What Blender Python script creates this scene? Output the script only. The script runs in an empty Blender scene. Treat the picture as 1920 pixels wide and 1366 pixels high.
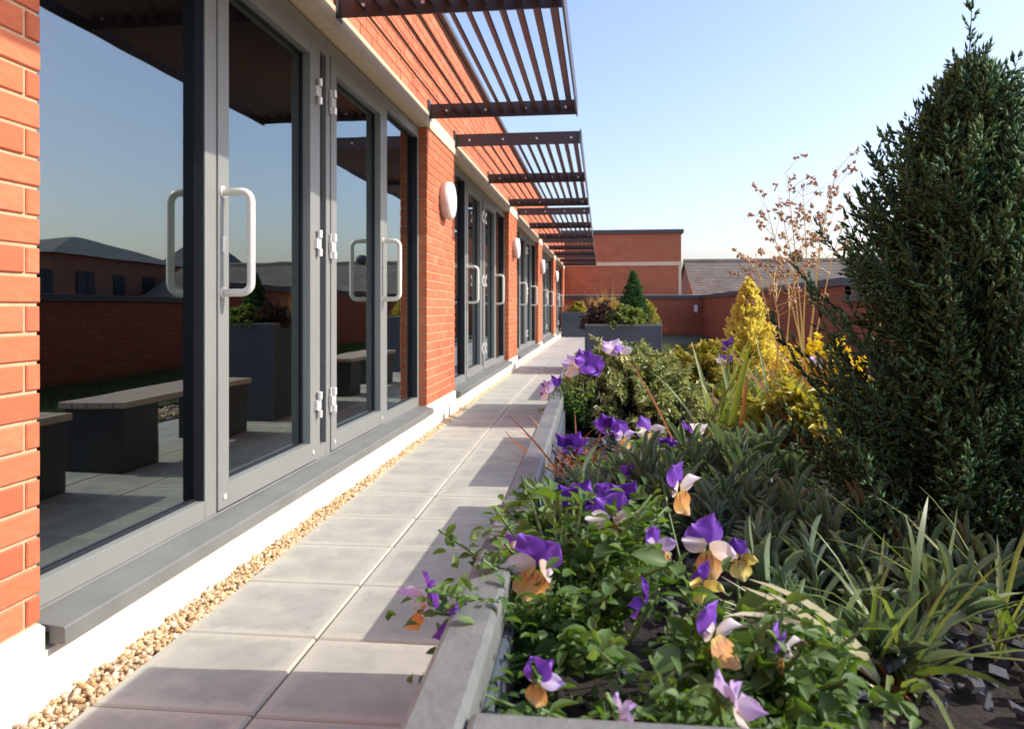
import bpy, math, random
import numpy as np
from mathutils import Vector, Matrix
R = math.radians
rng = np.random.default_rng(7)
random.seed(7)
S = bpy.context.scene
COL = S.collection

# ------------------------------------------------------------------ camera, sky, sun, exposure
cd = bpy.data.cameras.new('camera'); cam = bpy.data.objects.new('camera', cd); COL.objects.link(cam)
cam.location = (0, 0, 1.03)
cam.rotation_euler = (R(90), 0, R(6.843))
cd.sensor_width = 36; cd.lens = 26.25; cd.shift_y = -0.0552
cd.clip_start = 0.02; cd.clip_end = 3000
cd.dof.use_dof = True; cd.dof.focus_distance = 0.85; cd.dof.aperture_fstop = 20
S.camera = cam
SUN_EL, SUN_ROT = 36.5, 86.0          # sun stands out over the parapet, almost square to the facade
w = bpy.data.worlds.new('World'); S.world = w; w.use_nodes = True
wn = w.node_tree.nodes; wl = w.node_tree.links
sky = wn.new('ShaderNodeTexSky'); sky.sky_type = 'NISHITA'; sky.sun_disc = False
sky.sun_elevation = R(SUN_EL); sky.sun_rotation = R(SUN_ROT)
sky.air_density = 1.25; sky.dust_density = 2.2; sky.ozone_density = 3.2; sky.altitude = 30
tint = wn.new('ShaderNodeMix'); tint.data_type = 'RGBA'; tint.blend_type = 'MULTIPLY'; tint.inputs[0].default_value = 1; tint.inputs[7].default_value = (1.0, .90, .985, 1)   # hazier, less green air
wl.new(sky.outputs[0], tint.inputs[6]); wl.new(tint.outputs[2], wn['Background'].inputs[0]); wn['Background'].inputs[1].default_value = 0.15
sd = bpy.data.lights.new('sun', 'SUN'); sd.energy = 2.7; sd.angle = R(0.53); sd.color = (1.0, 0.93, 0.82)
sun = bpy.data.objects.new('sun', sd); COL.objects.link(sun)
sv = Vector((math.sin(R(SUN_ROT)) * math.cos(R(SUN_EL)), math.cos(R(SUN_ROT)) * math.cos(R(SUN_EL)), math.sin(R(SUN_EL))))
sun.rotation_euler = sv.to_track_quat('Z', 'Y').to_euler(); sun.location = sv * 40
S.view_settings.view_transform = 'Standard'; S.view_settings.look = 'None'
S.view_settings.exposure = 1.0; S.view_settings.gamma = 1.0
S.render.engine = 'CYCLES'
S.cycles.max_bounces = 8; S.cycles.transparent_max_bounces = 12
S.cycles.use_denoising = True
S.cycles.sample_clamp_indirect = 6.0

# ------------------------------------------------------------------ helpers: objects
def link(o, parent=None):
    COL.objects.link(o)
    if parent is not None: o.parent = parent
    return o
def tag(o, label=None, cat=None, group=None, kind=None):
    if label: o['label'] = label
    if cat: o['category'] = cat
    if group: o['group'] = group
    if kind: o['kind'] = kind
    return o
def thing(name, label, cat, loc=(0, 0, 0), group=None):
    o = bpy.data.objects.new(name, None); o.location = loc; o.empty_display_size = 0.05
    link(o); return tag(o, label, cat, group)
class MB:
    def __init__(s): s.v = []; s.f = []
    def add(s, vs, fs):
        b = len(s.v); s.v += [tuple(p) for p in vs]; s.f += [tuple(i + b for i in f) for f in fs]
    def box(s, x0, x1, y0, y1, z0, z1):
        s.add([(x0,y0,z0),(x1,y0,z0),(x1,y1,z0),(x0,y1,z0),(x0,y0,z1),(x1,y0,z1),(x1,y1,z1),(x0,y1,z1)],
              [(3,2,1,0),(4,5,6,7),(0,1,5,4),(1,2,6,5),(2,3,7,6),(3,0,4,7)]); return s
    def prism(s, pts, axis, a, b):
        """polygon pts in the other two axes swept along axis from a to b"""
        n = len(pts)
        def p(q, t):
            return {'y': (q[0], t, q[1]), 'x': (t, q[0], q[1]), 'z': (q[0], q[1], t)}[axis]
        s.add([p(q, a) for q in pts] + [p(q, b) for q in pts],
              [tuple(range(n)), tuple(range(2*n-1, n-1, -1))] + [(i, i+n, (i+1) % n + n, (i+1) % n) for i in range(n)]); return s
    def tube(s, pts, rad, n=8, cap=True):
        pts = [Vector(p) for p in pts]; b = len(s.v); m = len(pts)
        rad = rad if hasattr(rad, '__len__') else [rad] * m
        up = None
        for i, p in enumerate(pts):
            t = (pts[min(i+1, m-1)] - pts[max(i-1, 0)]).normalized()
            if up is None: up = Vector((0,0,1)) if abs(t.z) < .9 else Vector((1,0,0))
            a = t.cross(up).normalized(); up = a.cross(t).normalized()
            for k in range(n):
                c = 2*math.pi*k/n; s.v.append(tuple(p + (a*math.cos(c) + up*math.sin(c)) * rad[i]))
        for i in range(m-1):
            for k in range(n):
                s.f.append((b+i*n+k, b+i*n+(k+1) % n, b+(i+1)*n+(k+1) % n, b+(i+1)*n+k))
        if cap: s.f.append(tuple(b+k for k in range(n))[::-1]); s.f.append(tuple(b+(m-1)*n+k for k in range(n)))
        return s
    def mesh(s, name, mat=None, smooth=False):
        me = bpy.data.meshes.new(name); me.from_pydata(s.v, [], s.f); me.update()
        if mat: me.materials.append(mat)
        if smooth: me.polygons.foreach_set('use_smooth', [True] * len(me.polygons))
        return me
    def obj(s, name, mat, parent=None, smooth=False, bevel=0, recalc=False):
        me = s.mesh(name, mat, smooth)
        if recalc:
            import bmesh
            bm = bmesh.new(); bm.from_mesh(me); bmesh.ops.recalc_face_normals(bm, faces=bm.faces); bm.to_mesh(me); bm.free()
        o = link(bpy.data.objects.new(name, me), parent)
        if bevel:
            m = o.modifiers.new('bevel', 'BEVEL'); m.width = bevel; m.segments = 2; m.limit_method = 'ANGLE'
        return o
def mesh_np(name, V, F, mat, rnd=None, smooth=False, extra=None):
    """V (n,3), F (m,k) uniform polygons; rnd: per-vertex random value stored as attribute 'rnd'"""
    me = bpy.data.meshes.new(name); V = np.ascontiguousarray(V, np.float32); F = np.ascontiguousarray(F, np.int32)
    me.vertices.add(len(V)); me.vertices.foreach_set('co', V.ravel())
    k = F.shape[1]; me.loops.add(F.size); me.loops.foreach_set('vertex_index', F.ravel())
    me.polygons.add(len(F)); me.polygons.foreach_set('loop_start', np.arange(len(F), dtype=np.int32) * k)
    me.polygons.foreach_set('loop_total', np.full(len(F), k, np.int32))
    me.update(calc_edges=True)
    for nm, arr in (('rnd', rnd), ('along', extra)):
        if arr is not None:
            a = me.attributes.new(nm, 'FLOAT', 'POINT'); a.data.foreach_set('value', np.ascontiguousarray(arr, np.float32))
    if smooth: me.polygons.foreach_set('use_smooth', np.ones(len(F), bool))
    me.materials.append(mat); return me
def unit(a): return a / (np.linalg.norm(a, axis=-1, keepdims=True) + 1e-9)
def scatter(tv, tf, T, D, N, L, W, rnd=None, along=None):
    """copies of a template (local y = length, x = width, z = normal) at T along D facing N; returns V,F,rnd,along"""
    tv = np.asarray(tv, float); tf = np.asarray(tf, int); k = len(T)
    D = unit(np.asarray(D, float)); N = np.asarray(N, float); X = unit(np.cross(D, N)); Z = np.cross(X, D)
    L = np.broadcast_to(np.asarray(L, float), (k,)); W = np.broadcast_to(np.asarray(W, float), (k,))
    V = (T[:, None, :] + tv[None, :, 0, None] * W[:, None, None] * X[:, None, :] + tv[None, :, 1, None] * L[:, None, None] * D[:, None, :]
         + tv[None, :, 2, None] * L[:, None, None] * Z[:, None, :]).reshape(-1, 3)
    F = (tf[None] + (np.arange(k) * len(tv))[:, None, None]).reshape(-1, tf.shape[1])
    if rnd is None: rnd = rng.random(k)
    return V, F, np.repeat(rnd, len(tv)), np.tile(tv[:, 1], k)
def join(parts):
    V, F, r, a, b = [], [], [], [], 0
    for p in parts:
        V.append(p[0]); F.append(p[1] + b); r.append(p[2]); a.append(p[3]); b += len(p[0])
    return np.concatenate(V), np.concatenate(F), np.concatenate(r), np.concatenate(a)
def np_obj(name, data, mat, parent=None, smooth=False):
    return link(bpy.data.objects.new(name, mesh_np(name, data[0], data[1], mat, data[2], smooth, data[3])), parent)
# leaf templates (quads): pairs of side vertices around a folded midrib
def leaf_t(prof, bend=0.15, fold=0.12):
    v = []; f = []
    for i, (t, hw) in enumerate(prof):
        z = -bend * t * t
        v += [(-hw, t, z + fold * hw), (0, t, z), (hw, t, z + fold * hw)]
        if i: b = 3 * i; f += [(b-3, b-2, b+1, b), (b-2, b-1, b+2, b+1)]
    return np.array(v), np.array(f)
LEAF_OVAL = leaf_t([(0, .04), (.25, .38), (.55, .5), (.82, .32), (1, .03)], .22, .35)
LEAF_LANCE = leaf_t([(0, .16), (.35, .42), (.7, .42), (1, .04)], .22, .5)
LEAF_BLUNT = leaf_t([(0, .22), (.4, .42), (.75, .5), (.93, .36), (1, .10)], .16, .25)
LEAF_SMALL = leaf_t([(0, .1), (.5, .5), (1, .08)], .1, .5)
NEEDLE = (np.array([(-.5, .25, 0), (0, 0, 0), (.5, .25, 0), (0, 1, .05)]), np.array([(0, 1, 2, 3)]))
BLADE = leaf_t([(0, .35), (.2, .5), (.45, .48), (.7, .36), (.88, .2), (1, .02)], .0, .35)

# ------------------------------------------------------------------ helpers: materials
def newmat(name):
    m = bpy.data.materials.new(name); m.use_nodes = True; nt = m.node_tree
    return m, nt, nt.nodes['Principled BSDF'], nt.nodes['Material Output']
def ramp(nt, fac, stops):
    r = nt.nodes.new('ShaderNodeValToRGB'); e = r.color_ramp.elements
    while len(e) < len(stops): e.new(0.5)
    for el, (p, c) in zip(e, stops): el.position = p; el.color = (*c, 1)
    nt.links.new(fac, r.inputs[0]); return r.outputs[0]
def noise(nt, scale, detail=4, rough=.55, coord='Object', stretch=None):
    tc = nt.nodes.new('ShaderNodeTexCoord'); n = nt.nodes.new('ShaderNodeTexNoise')
    n.inputs['Scale'].default_value = scale; n.inputs['Detail'].default_value = detail; n.inputs['Roughness'].default_value = rough
    src = tc.outputs[coord]
    if stretch:
        mp = nt.nodes.new('ShaderNodeMapping'); mp.inputs['Scale'].default_value = stretch; nt.links.new(src, mp.inputs[0]); src = mp.outputs[0]
    nt.links.new(src, n.inputs['Vector']); return n.outputs[0]
def mixc(nt, fac, a, b, mode='MIX'):
    m = nt.nodes.new('ShaderNodeMix'); m.data_type = 'RGBA'; m.blend_type = mode
    for s, v in ((m.inputs[0], fac), (m.inputs[6], a), (m.inputs[7], b)):
        if hasattr(v, 'links') or hasattr(v, 'is_output'): nt.links.new(v, s)
        else: s.default_value = v if not isinstance(v, tuple) else (*v, 1)
    return m.outputs[2]
def bump(nt, bsdf, h, strength=.3, dist=.01):
    b = nt.nodes.new('ShaderNodeBump'); b.inputs['Strength'].default_value = strength; b.inputs['Distance'].default_value = dist
    nt.links.new(h, b.inputs['Height']); nt.links.new(b.outputs[0], bsdf.inputs['Normal'])
def attr(nt, name):
    a = nt.nodes.new('ShaderNodeAttribute'); a.attribute_name = name; return a.outputs['Fac']
def simple(name, c1, c2=None, rough=.6, scale=8, metallic=0, bmp=0, bscale=None, coord='Object', stretch=None, spec=.5):
    m, nt, b, o = newmat(name); c2 = c2 or tuple(x * .8 for x in c1)
    n = noise(nt, scale, 5, .6, coord, stretch)
    nt.links.new(ramp(nt, n, [(.32, c2), (.68, c1)]), b.inputs['Base Color'])
    b.inputs['Roughness'].default_value = rough; b.inputs['Metallic'].default_value = metallic; b.inputs['Specular IOR Level'].default_value = spec
    if bmp: bump(nt, b, noise(nt, bscale or scale * 8, 4, .6, coord, stretch), bmp, .004)
    return m
def brickmat(name, islands, cols):
    m, nt, b, o = newmat(name)
    if islands: g = nt.nodes.new('ShaderNodeNewGeometry'); rnd = g.outputs['Random Per Island']
    else: g = nt.nodes.new('ShaderNodeObjectInfo'); rnd = g.outputs['Random']
    c = ramp(nt, rnd, cols)
    n = noise(nt, 22, 5, .65, 'Object', (1, 1, 3)); c = mixc(nt, ramp(nt, n, [(.3, (.5,)*3), (.6, (.0,)*3)]), c, (.36, .085, .04))
    n3 = noise(nt, 60, 6, .75); c = mixc(nt, ramp(nt, n3, [(.60, (0,)*3), (.72, (.4,)*3)]), c, (.72, .36, .22))
    n2 = noise(nt, 420, 2, .7); c = mixc(nt, .28, c, ramp(nt, n2, [(.3, (.24, .06, .03)), (.5, (.56, .16, .065)), (.7, (.66, .22, .10))]))
    nt.links.new(c, b.inputs['Base Color']); b.inputs['Roughness'].default_value = .82
    bump(nt, b, n3, .45, .004); return m
BRICKS = [(0, (.46, .105, .042)), (.2, (.57, .150, .058)), (.45, (.63, .185, .075)), (.65, (.56, .130, .048)), (.85, (.68, .225, .10)), (1, (.50, .115, .055))]
M = {}
M['brick'] = brickmat('red_brick', False, BRICKS)
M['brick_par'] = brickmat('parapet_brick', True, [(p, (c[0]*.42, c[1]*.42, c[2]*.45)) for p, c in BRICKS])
M['brick_isl'] = brickmat('red_brick_wall', True, BRICKS)
M['mortar'] = simple('mortar', (.56, .41, .25), (.44, .31, .18), .9, 30, bmp=.3)
M['dark_mortar'] = simple('grey_mortar', (.16, .11, .075), (.11, .08, .055), .9, 30)
M['stone'] = simple('cream_stone', (.74, .62, .42), (.66, .53, .35), .8, 6, bmp=.15)
M['plinth'] = simple('white_render', (.82, .78, .68), (.76, .71, .60), .85, 3, bmp=.15, bscale=90)
M['frame'] = simple('grey_powder_coat', (.225, .235, .215), (.208, .218, .198), .42, 2)
M['gasket'] = simple('black_gasket', (.012, .013, .018), None, .5)
M['sill'] = simple('grey_metal_sill', (.185, .192, .175), (.145, .15, .135), .5, 5)
M['alu'] = simple('brushed_silver', (.78, .77, .74), (.70, .69, .66), .32, 30, .35)
M['handle'] = simple('satin_cream_metal', (.80, .77, .68), (.76, .73, .64), .28, 10)
M['louvre'] = simple('bronze_brown_metal', (.055, .042, .040), (.045, .035, .034), .42, 6)
M['dark_cap'] = simple('dark_grey_coping', (.075, .082, .09), (.06, .066, .074), .5, 5)
M['lamp_body'] = simple('white_lamp_body', (.62, .60, .58), None, .45)
M['lamp_face'] = simple('white_lamp_diffuser', (.85, .84, .80), (.82, .81, .77), .35)
M['planter'] = simple('slate_grey_planter', (.066, .082, .102), (.052, .064, .082), .55, 4, bmp=.08, bscale=160)
M['rim'] = simple('grey_planter_rim', (.185, .195, .175), (.105, .118, .115), .55, 26, bmp=.2, bscale=220)
M['soil'] = simple('dark_soil', (.028, .020, .014), (.010, .008, .006), .95, 60, bmp=.8, bscale=120)
M['slate'] = simple('slate_chips', (.09, .098, .105), (.04, .044, .05), .8, 40, bmp=.4, bscale=150)
M['wood'] = simple('weathered_timber', (.46, .36, .27), (.36, .28, .21), .7, 5, stretch=(18, .6, 18))
M['dark_block'] = simple('black_bench_block', (.03, .033, .036), None, .6)
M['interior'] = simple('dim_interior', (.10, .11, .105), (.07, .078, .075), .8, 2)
M['turf_base'] = simple('turf_soil', (.06, .075, .03), (.035, .045, .02), .95, 12)
M['ground'] = simple('city_ground', (.13, .125, .115), (.07, .08, .06), .95, .05)
M['terrace'] = simple('screed', (.16, .15, .14), (.12, .115, .11), .9, 5)
M['tree_bark'] = simple('brown_bark', (.10, .065, .04), (.05, .035, .02), .9, 60)
M['twig'] = simple('green_brown_twig', (.03, .045, .018), (.02, .026, .012), .8, 60)
M['winpane_far'] = simple('far_window_pane', (.05, .06, .07), None, .08)
M['white_paint'] = simple('white_paint', (.72, .71, .68), None, .5)

def slab_mat():
    m, nt, b, o = newmat('concrete_slab')
    tc = nt.nodes.new('ShaderNodeTexCoord'); sx = nt.nodes.new('ShaderNodeSeparateXYZ'); nt.links.new(tc.outputs['Object'], sx.inputs[0])
    def mth(op, a, c=None):
        q = nt.nodes.new('ShaderNodeMath'); q.operation = op
        for i, v in enumerate((a, c)):
            if v is None: continue
            if isinstance(v, (int, float)): q.inputs[i].default_value = v
            else: nt.links.new(v, q.inputs[i])
        return q.outputs[0]
    d = mth('MAXIMUM', mth('ABSOLUTE', sx.outputs[0]), mth('ABSOLUTE', sx.outputs[1]))
    d = mth('ADD', d, mth('MULTIPLY', mth('SUBTRACT', noise(nt, 14, 4, .6, 'Generated'), .5), .085))
    oi = nt.nodes.new('ShaderNodeObjectInfo')
    mp = nt.nodes.new('ShaderNodeVectorMath'); mp.operation = 'ADD'
    tn = nt.nodes.new('ShaderNodeTexNoise'); tn.inputs['Scale'].default_value = 6; tn.inputs['Detail'].default_value = 5; tn.inputs['Roughness'].default_value = .62
    sc = nt.nodes.new('ShaderNodeVectorMath'); sc.operation = 'SCALE'; sc.inputs[0].default_value = (37, 91, 13); nt.links.new(oi.outputs['Random'], sc.inputs[3])
    nt.links.new(tc.outputs['Object'], mp.inputs[0]); nt.links.new(sc.outputs[0], mp.inputs[1]); nt.links.new(mp.outputs[0], tn.inputs['Vector'])
    c = ramp(nt, tn.outputs[0], [(.30, (.24, .248, .218)), (.5, (.34, .345, .296)), (.70, (.465, .455, .378))])
    c = mixc(nt, ramp(nt, d, [(.165, (0,)*3), (.205, (.75,)*3)]), c, (.55, .53, .42))
    c = mixc(nt, .30, c, ramp(nt, oi.outputs['Random'], [(0, (.32, .325, .288)), (.5, (.395, .392, .335)), (1, (.455, .445, .368))]))
    fine = noise(nt, 260, 3, .7); c = mixc(nt, .18, c, ramp(nt, fine, [(.35, (.16, .15, .14)), (.65, (.55, .5, .45))]))
    spot = noise(nt, 23, 3, .5); c = mixc(nt, ramp(nt, spot, [(.66, (0,)*3), (.74, (.45,)*3)]), c, (.19, .18, .165))
    nt.links.new(c, b.inputs['Base Color']); b.inputs['Roughness'].default_value = .8; bump(nt, b, fine, .18, .002)
    return m
M['slab'] = slab_mat()
def slab_far():
    m, nt, b, o = newmat('concrete_slab_far')
    g = nt.nodes.new('ShaderNodeNewGeometry')
    c = ramp(nt, g.outputs['Random Per Island'], [(0, (.30, .29, .275)), (1, (.42, .39, .355))])
    c = mixc(nt, .4, c, ramp(nt, noise(nt, 7), [(.35, (.27, .26, .25)), (.7, (.46, .42, .37))]))
    nt.links.new(c, b.inputs['Base Color']); b.inputs['Roughness'].default_value = .8; return m
M['slab_far'] = slab_far()
def gravel_mat():
    m, nt, b, o = newmat('golden_gravel')
    g = nt.nodes.new('ShaderNodeNewGeometry')
    c = ramp(nt, g.outputs['Random Per Island'], [(0, (.62, .38, .15)), (.25, (.72, .54, .30)), (.45, (.50, .26, .10)), (.62, (.80, .70, .52)), (.78, (.34, .24, .16)), (.9, (.66, .46, .22)), (1, (.28, .17, .09))])
    c = mixc(nt, .25, c, ramp(nt, noise(nt, 90), [(.3, (.35, .2, .08)), (.7, (.8, .65, .42))]))
    nt.links.new(c, b.inputs['Base Color']); b.inputs['Roughness'].default_value = .75; return m
M['gravel'] = gravel_mat()
def glass_mat():
    m, nt, b, o = newmat('solar_glass'); nt.nodes.remove(b)
    tr = nt.nodes.new('ShaderNodeBsdfTransparent'); tr.inputs[0].default_value = (.24, .32, .28, 1)
    bp = nt.nodes.new('ShaderNodeBump'); bp.inputs['Strength'].default_value = .05; bp.inputs['Distance'].default_value = .02; nt.links.new(noise(nt, 2.2, 1, .4), bp.inputs['Height'])
    gl = nt.nodes.new('ShaderNodeBsdfGlossy'); gl.inputs['Roughness'].default_value = .0; gl.inputs[0].default_value = (.78, .88, .88, 1)
    lw = nt.nodes.new('ShaderNodeFresnel'); lw.inputs[0].default_value = 1.5
    mr = nt.nodes.new('ShaderNodeMapRange'); mr.inputs[1].default_value = .04; mr.inputs[2].default_value = .6; mr.inputs[3].default_value = .26; mr.inputs[4].default_value = .80
    nt.links.new(bp.outputs[0], gl.inputs['Normal'])
    nt.links.new(lw.outputs[0], mr.inputs[0])
    mx = nt.nodes.new('ShaderNodeMixShader'); nt.links.new(mr.outputs[0], mx.inputs[0]); nt.links.new(tr.outputs[0], mx.inputs[1]); nt.links.new(gl.outputs[0], mx.inputs[2])
    nt.links.new(mx.outputs[0], o.inputs[0]); return m
M['glass'] = glass_mat()
def leaf_mat(name, cols, trans=.3, tcol=None, rough=.45, along=None, spec=.4):
    """cols: ramp over the leaf's own random tone; along: optional (pos, colour, amount) tip colour"""
    m, nt, b, o = newmat(name)
    c = ramp(nt, attr(nt, 'rnd'), [(i / max(1, len(cols) - 1), k) for i, k in enumerate(cols)])
    c = mixc(nt, .25, c, ramp(nt, noise(nt, 90, 3), [(.3, tuple(x * .6 for x in cols[0])), (.7, tuple(min(1, x * 1.3) for x in cols[-1]))]))
    if along:
        c = mixc(nt, ramp(nt, attr(nt, 'along'), [(along[0], (0,)*3), (1, (along[2],)*3)]), c, along[1])
    nt.links.new(c, b.inputs['Base Color']); b.inputs['Roughness'].default_value = rough; b.inputs['Specular IOR Level'].default_value = spec
    if trans:
        t = nt.nodes.new('ShaderNodeBsdfTranslucent'); mx = nt.nodes.new('ShaderNodeMixShader'); mx.inputs[0].default_value = trans
        hs = nt.nodes.new('ShaderNodeMix'); hs.data_type = 'RGBA'; hs.blend_type = 'MULTIPLY'; hs.inputs[0].default_value = 1
        nt.links.new(c, hs.inputs[6]); hs.inputs[7].default_value = (*(tcol or (1.6, 1.7, .7)), 1)
        nt.links.new(hs.outputs[2], t.inputs[0]); nt.links.new(b.outputs[0], mx.inputs[1]); nt.links.new(t.outputs[0], mx.inputs[2]); nt.links.new(mx.outputs[0], o.inputs[0])
    return m
M['conifer'] = leaf_mat('dark_green_conifer', [(.018, .058, .030), (.038, .108, .054), (.085, .19, .082), (.16, .29, .11)], .2, (1.4, 1.6, .6), .6, spec=.2)
M['gold_conifer'] = leaf_mat('golden_conifer', [(.66, .64, .18), (.82, .79, .34), (.88, .86, .48), (.74, .68, .18)], .45, (1.3, 1.2, .5), .5)
M['hebe'] = leaf_mat('grey_green_shrub', [(.18, .23, .085), (.29, .34, .13), (.42, .46, .21), (.24, .30, .14)], .25, (1.4, 1.4, .7), .4)
M['lavender'] = leaf_mat('silver_green_leaf', [(.085, .135, .085), (.14, .20, .135), (.22, .275, .20), (.12, .20, .075)], .18, (1.4, 1.6, .8), .5)
M['viola_leaf'] = leaf_mat('viola_leaf', [(.045, .10, .022), (.075, .15, .03), (.11, .20, .04), (.15, .23, .085)], .38, (1.6, 1.7, .45), .5, spec=.35)
M['strap'] = leaf_mat('strap_leaf', [(.08, .14, .04), (.14, .21, .06), (.26, .32, .15), (.20, .24, .06)], .4, (1.4, 1.4, .5), .4)
M['bleached'] = leaf_mat('bleached_grass', [(.66, .60, .40), (.78, .72, .52), (.58, .56, .34)], .25, (1.2, 1.1, .7), .5)
M['dry'] = leaf_mat('dry_straw', [(.33, .19, .07), (.48, .30, .11), (.55, .38, .16), (.26, .12, .05)], .3, (1.3, 1.0, .5), .6)
M['rust'] = leaf_mat('rusty_dry_leaf', [(.22, .075, .03), (.34, .13, .045), (.40, .20, .08)], .3, (1.5, .9, .4), .6)
M['seed'] = leaf_mat('brown_seed_head', [(.34, .19, .12), (.52, .33, .19), (.62, .46, .26)], .2, (1.2, 1, .7), .6)
M['yellow_fl'] = leaf_mat('yellow_flower', [(.78, .56, .03), (.86, .68, .06), (.70, .50, .02)], .35, (1.05, 1.2, .5), .5)
M['gold_leaf'] = leaf_mat('gold_green_leaf', [(.26, .30, .05), (.38, .41, .07), (.50, .49, .12), (.34, .24, .07)], .35, (1.3, 1.2, .5), .45)
M['purple_leaf'] = leaf_mat('plum_leaf', [(.06, .03, .035), (.09, .05, .05), (.07, .08, .04)], .2, (1.4, 1, .8), .45)
M['grass'] = leaf_mat('short_grass', [(.05, .09, .02), (.09, .14, .035), (.14, .16, .05)], .3)
M['stem'] = simple('green_stem', (.12, .20, .05), (.08, .14, .035), .5, 60)
def petal_mat(name, base, mid, tip, trans=.35, eye=None):
    m, nt, b, o = newmat(name)
    c = ramp(nt, attr(nt, 'along'), ([(.10, eye), (.24, base)] if eye else [(.05, base)]) + [(.58, mid), (1, tip)])
    n = noise(nt, 9, 3, .5, 'Object', (1, .22, 1)); c = mixc(nt, .30, c, ramp(nt, n, [(.35, tuple(x * .8 for x in mid)), (.65, tuple(min(1, x * 1.15) for x in tip))]))
    if eye: n = noise(nt, 26, 2, .4, 'Object', (1, .05, 1)); c = mixc(nt, ramp(nt, attr(nt, 'along'), [(.2, (.75,)*3), (.5, (0,)*3)]), c, mixc(nt, ramp(nt, n, [(.5, (0,)*3), (.56, (1,)*3)]), c, (.10, .015, .07)))
    nt.links.new(c, b.inputs['Base Color']); b.inputs['Roughness'].default_value = .55
    t = nt.nodes.new('ShaderNodeBsdfTranslucent'); nt.links.new(c, t.inputs[0]); mx = nt.nodes.new('ShaderNodeMixShader'); mx.inputs[0].default_value = trans
    nt.links.new(b.outputs[0], mx.inputs[1]); nt.links.new(t.outputs[0], mx.inputs[2]); nt.links.new(mx.outputs[0], o.inputs[0]); return m
M['p_purple'] = petal_mat('purple_petal', (.16, .045, .42), (.20, .06, .50), (.27, .10, .58), .4)
M['p_violet'] = petal_mat('violet_petal', (.10, .02, .30), (.13, .03, .36), (.16, .04, .42), .35)
M['p_lilac'] = petal_mat('lilac_petal', (.70, .60, .55), (.66, .52, .78), (.55, .42, .80), .45)
M['p_white'] = petal_mat('cream_petal', (.82, .66, .35), (.84, .77, .72), (.80, .74, .80), .45)
M['p_orange'] = petal_mat('orange_petal', (.82, .26, .02), (.84, .38, .06), (.92, .68, .38), .52, (.85, .55, .03))
M['p_yellow'] = petal_mat('yellow_petal', (.80, .48, .03), (.84, .68, .12), (.88, .80, .34), .40, (.85, .45, .02))

def drift(y): return -0.015 * min(max(y, 0), 9)
XB, XF, XG = -1.43, -1.50, -1.545         # brick face, frame face, glass
# ------------------------------------------------------------------ setting: ground, terrace, paving
tag(MB().box(-900, 900, -900, 900, -9.5, -9).obj('ground', M['ground']), kind='structure')
tag(MB().box(-1.40, 3.6, -4, 28.0, -.35, -.045).obj('roof_terrace', M['terrace']), kind='structure')
pav = bpy.data.objects.new('pavement', MB().box(-1.30, .94, -4, 27.6, -.045, -.034).mesh('pavement', M['terrace'])); link(pav); tag(pav, kind='structure')
def slab_mesh(i):
    h = .2190; c = .006; zt = .0; zb = -.034
    o = [(-h, -h), (h, -h), (h, h), (-h, h)]; n = [(-h+c, -h+c), (h-c, -h+c), (h-c, h-c), (-h+c, h-c)]
    vs = [(*p, zb) for p in o] + [(*p, zt - c) for p in o] + [(*p, zt) for p in n]
    fs = [(8, 9, 10, 11)] + [(a, (a+1) % 4, (a+1) % 4 + 4, a + 4) for a in range(4)] + [(a+4, (a+1) % 4 + 4, (a+1) % 4 + 8, a + 8) for a in range(4)]
    b = MB(); b.add(vs, fs); return b.mesh('paving_slab', M['slab'])
sm = slab_mesh(0); P = .445
far = MB(); y = 1.8 - P * 3 + P / 2
while y < 27.4:
    for c in range(5):
        x = -.85 - P / 2 + c * P + drift(y)
        if y < 13.0 and not (c > 2 and y > 9):
            o = link(bpy.data.objects.new('paving_slab', sm), pav)
            o.location = (x + random.uniform(-.0012, .0012), y + random.uniform(-.0012, .0012), random.uniform(-.0012, .0012))
            o.rotation_euler = (random.uniform(-.002, .002), random.uniform(-.002, .002), random.choice((0, 1, 2, 3)) * math.pi / 2 + random.uniform(-.002, .002) + (.015 if y < 9 else 0))
        else: far.box(x - .2195, x + .2195, y - .2195, y + .2195, -.034, random.uniform(-.001, .001))
    y += P
tag(far.obj('distant_slabs', M['slab_far'], pav), kind='stuff')
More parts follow.
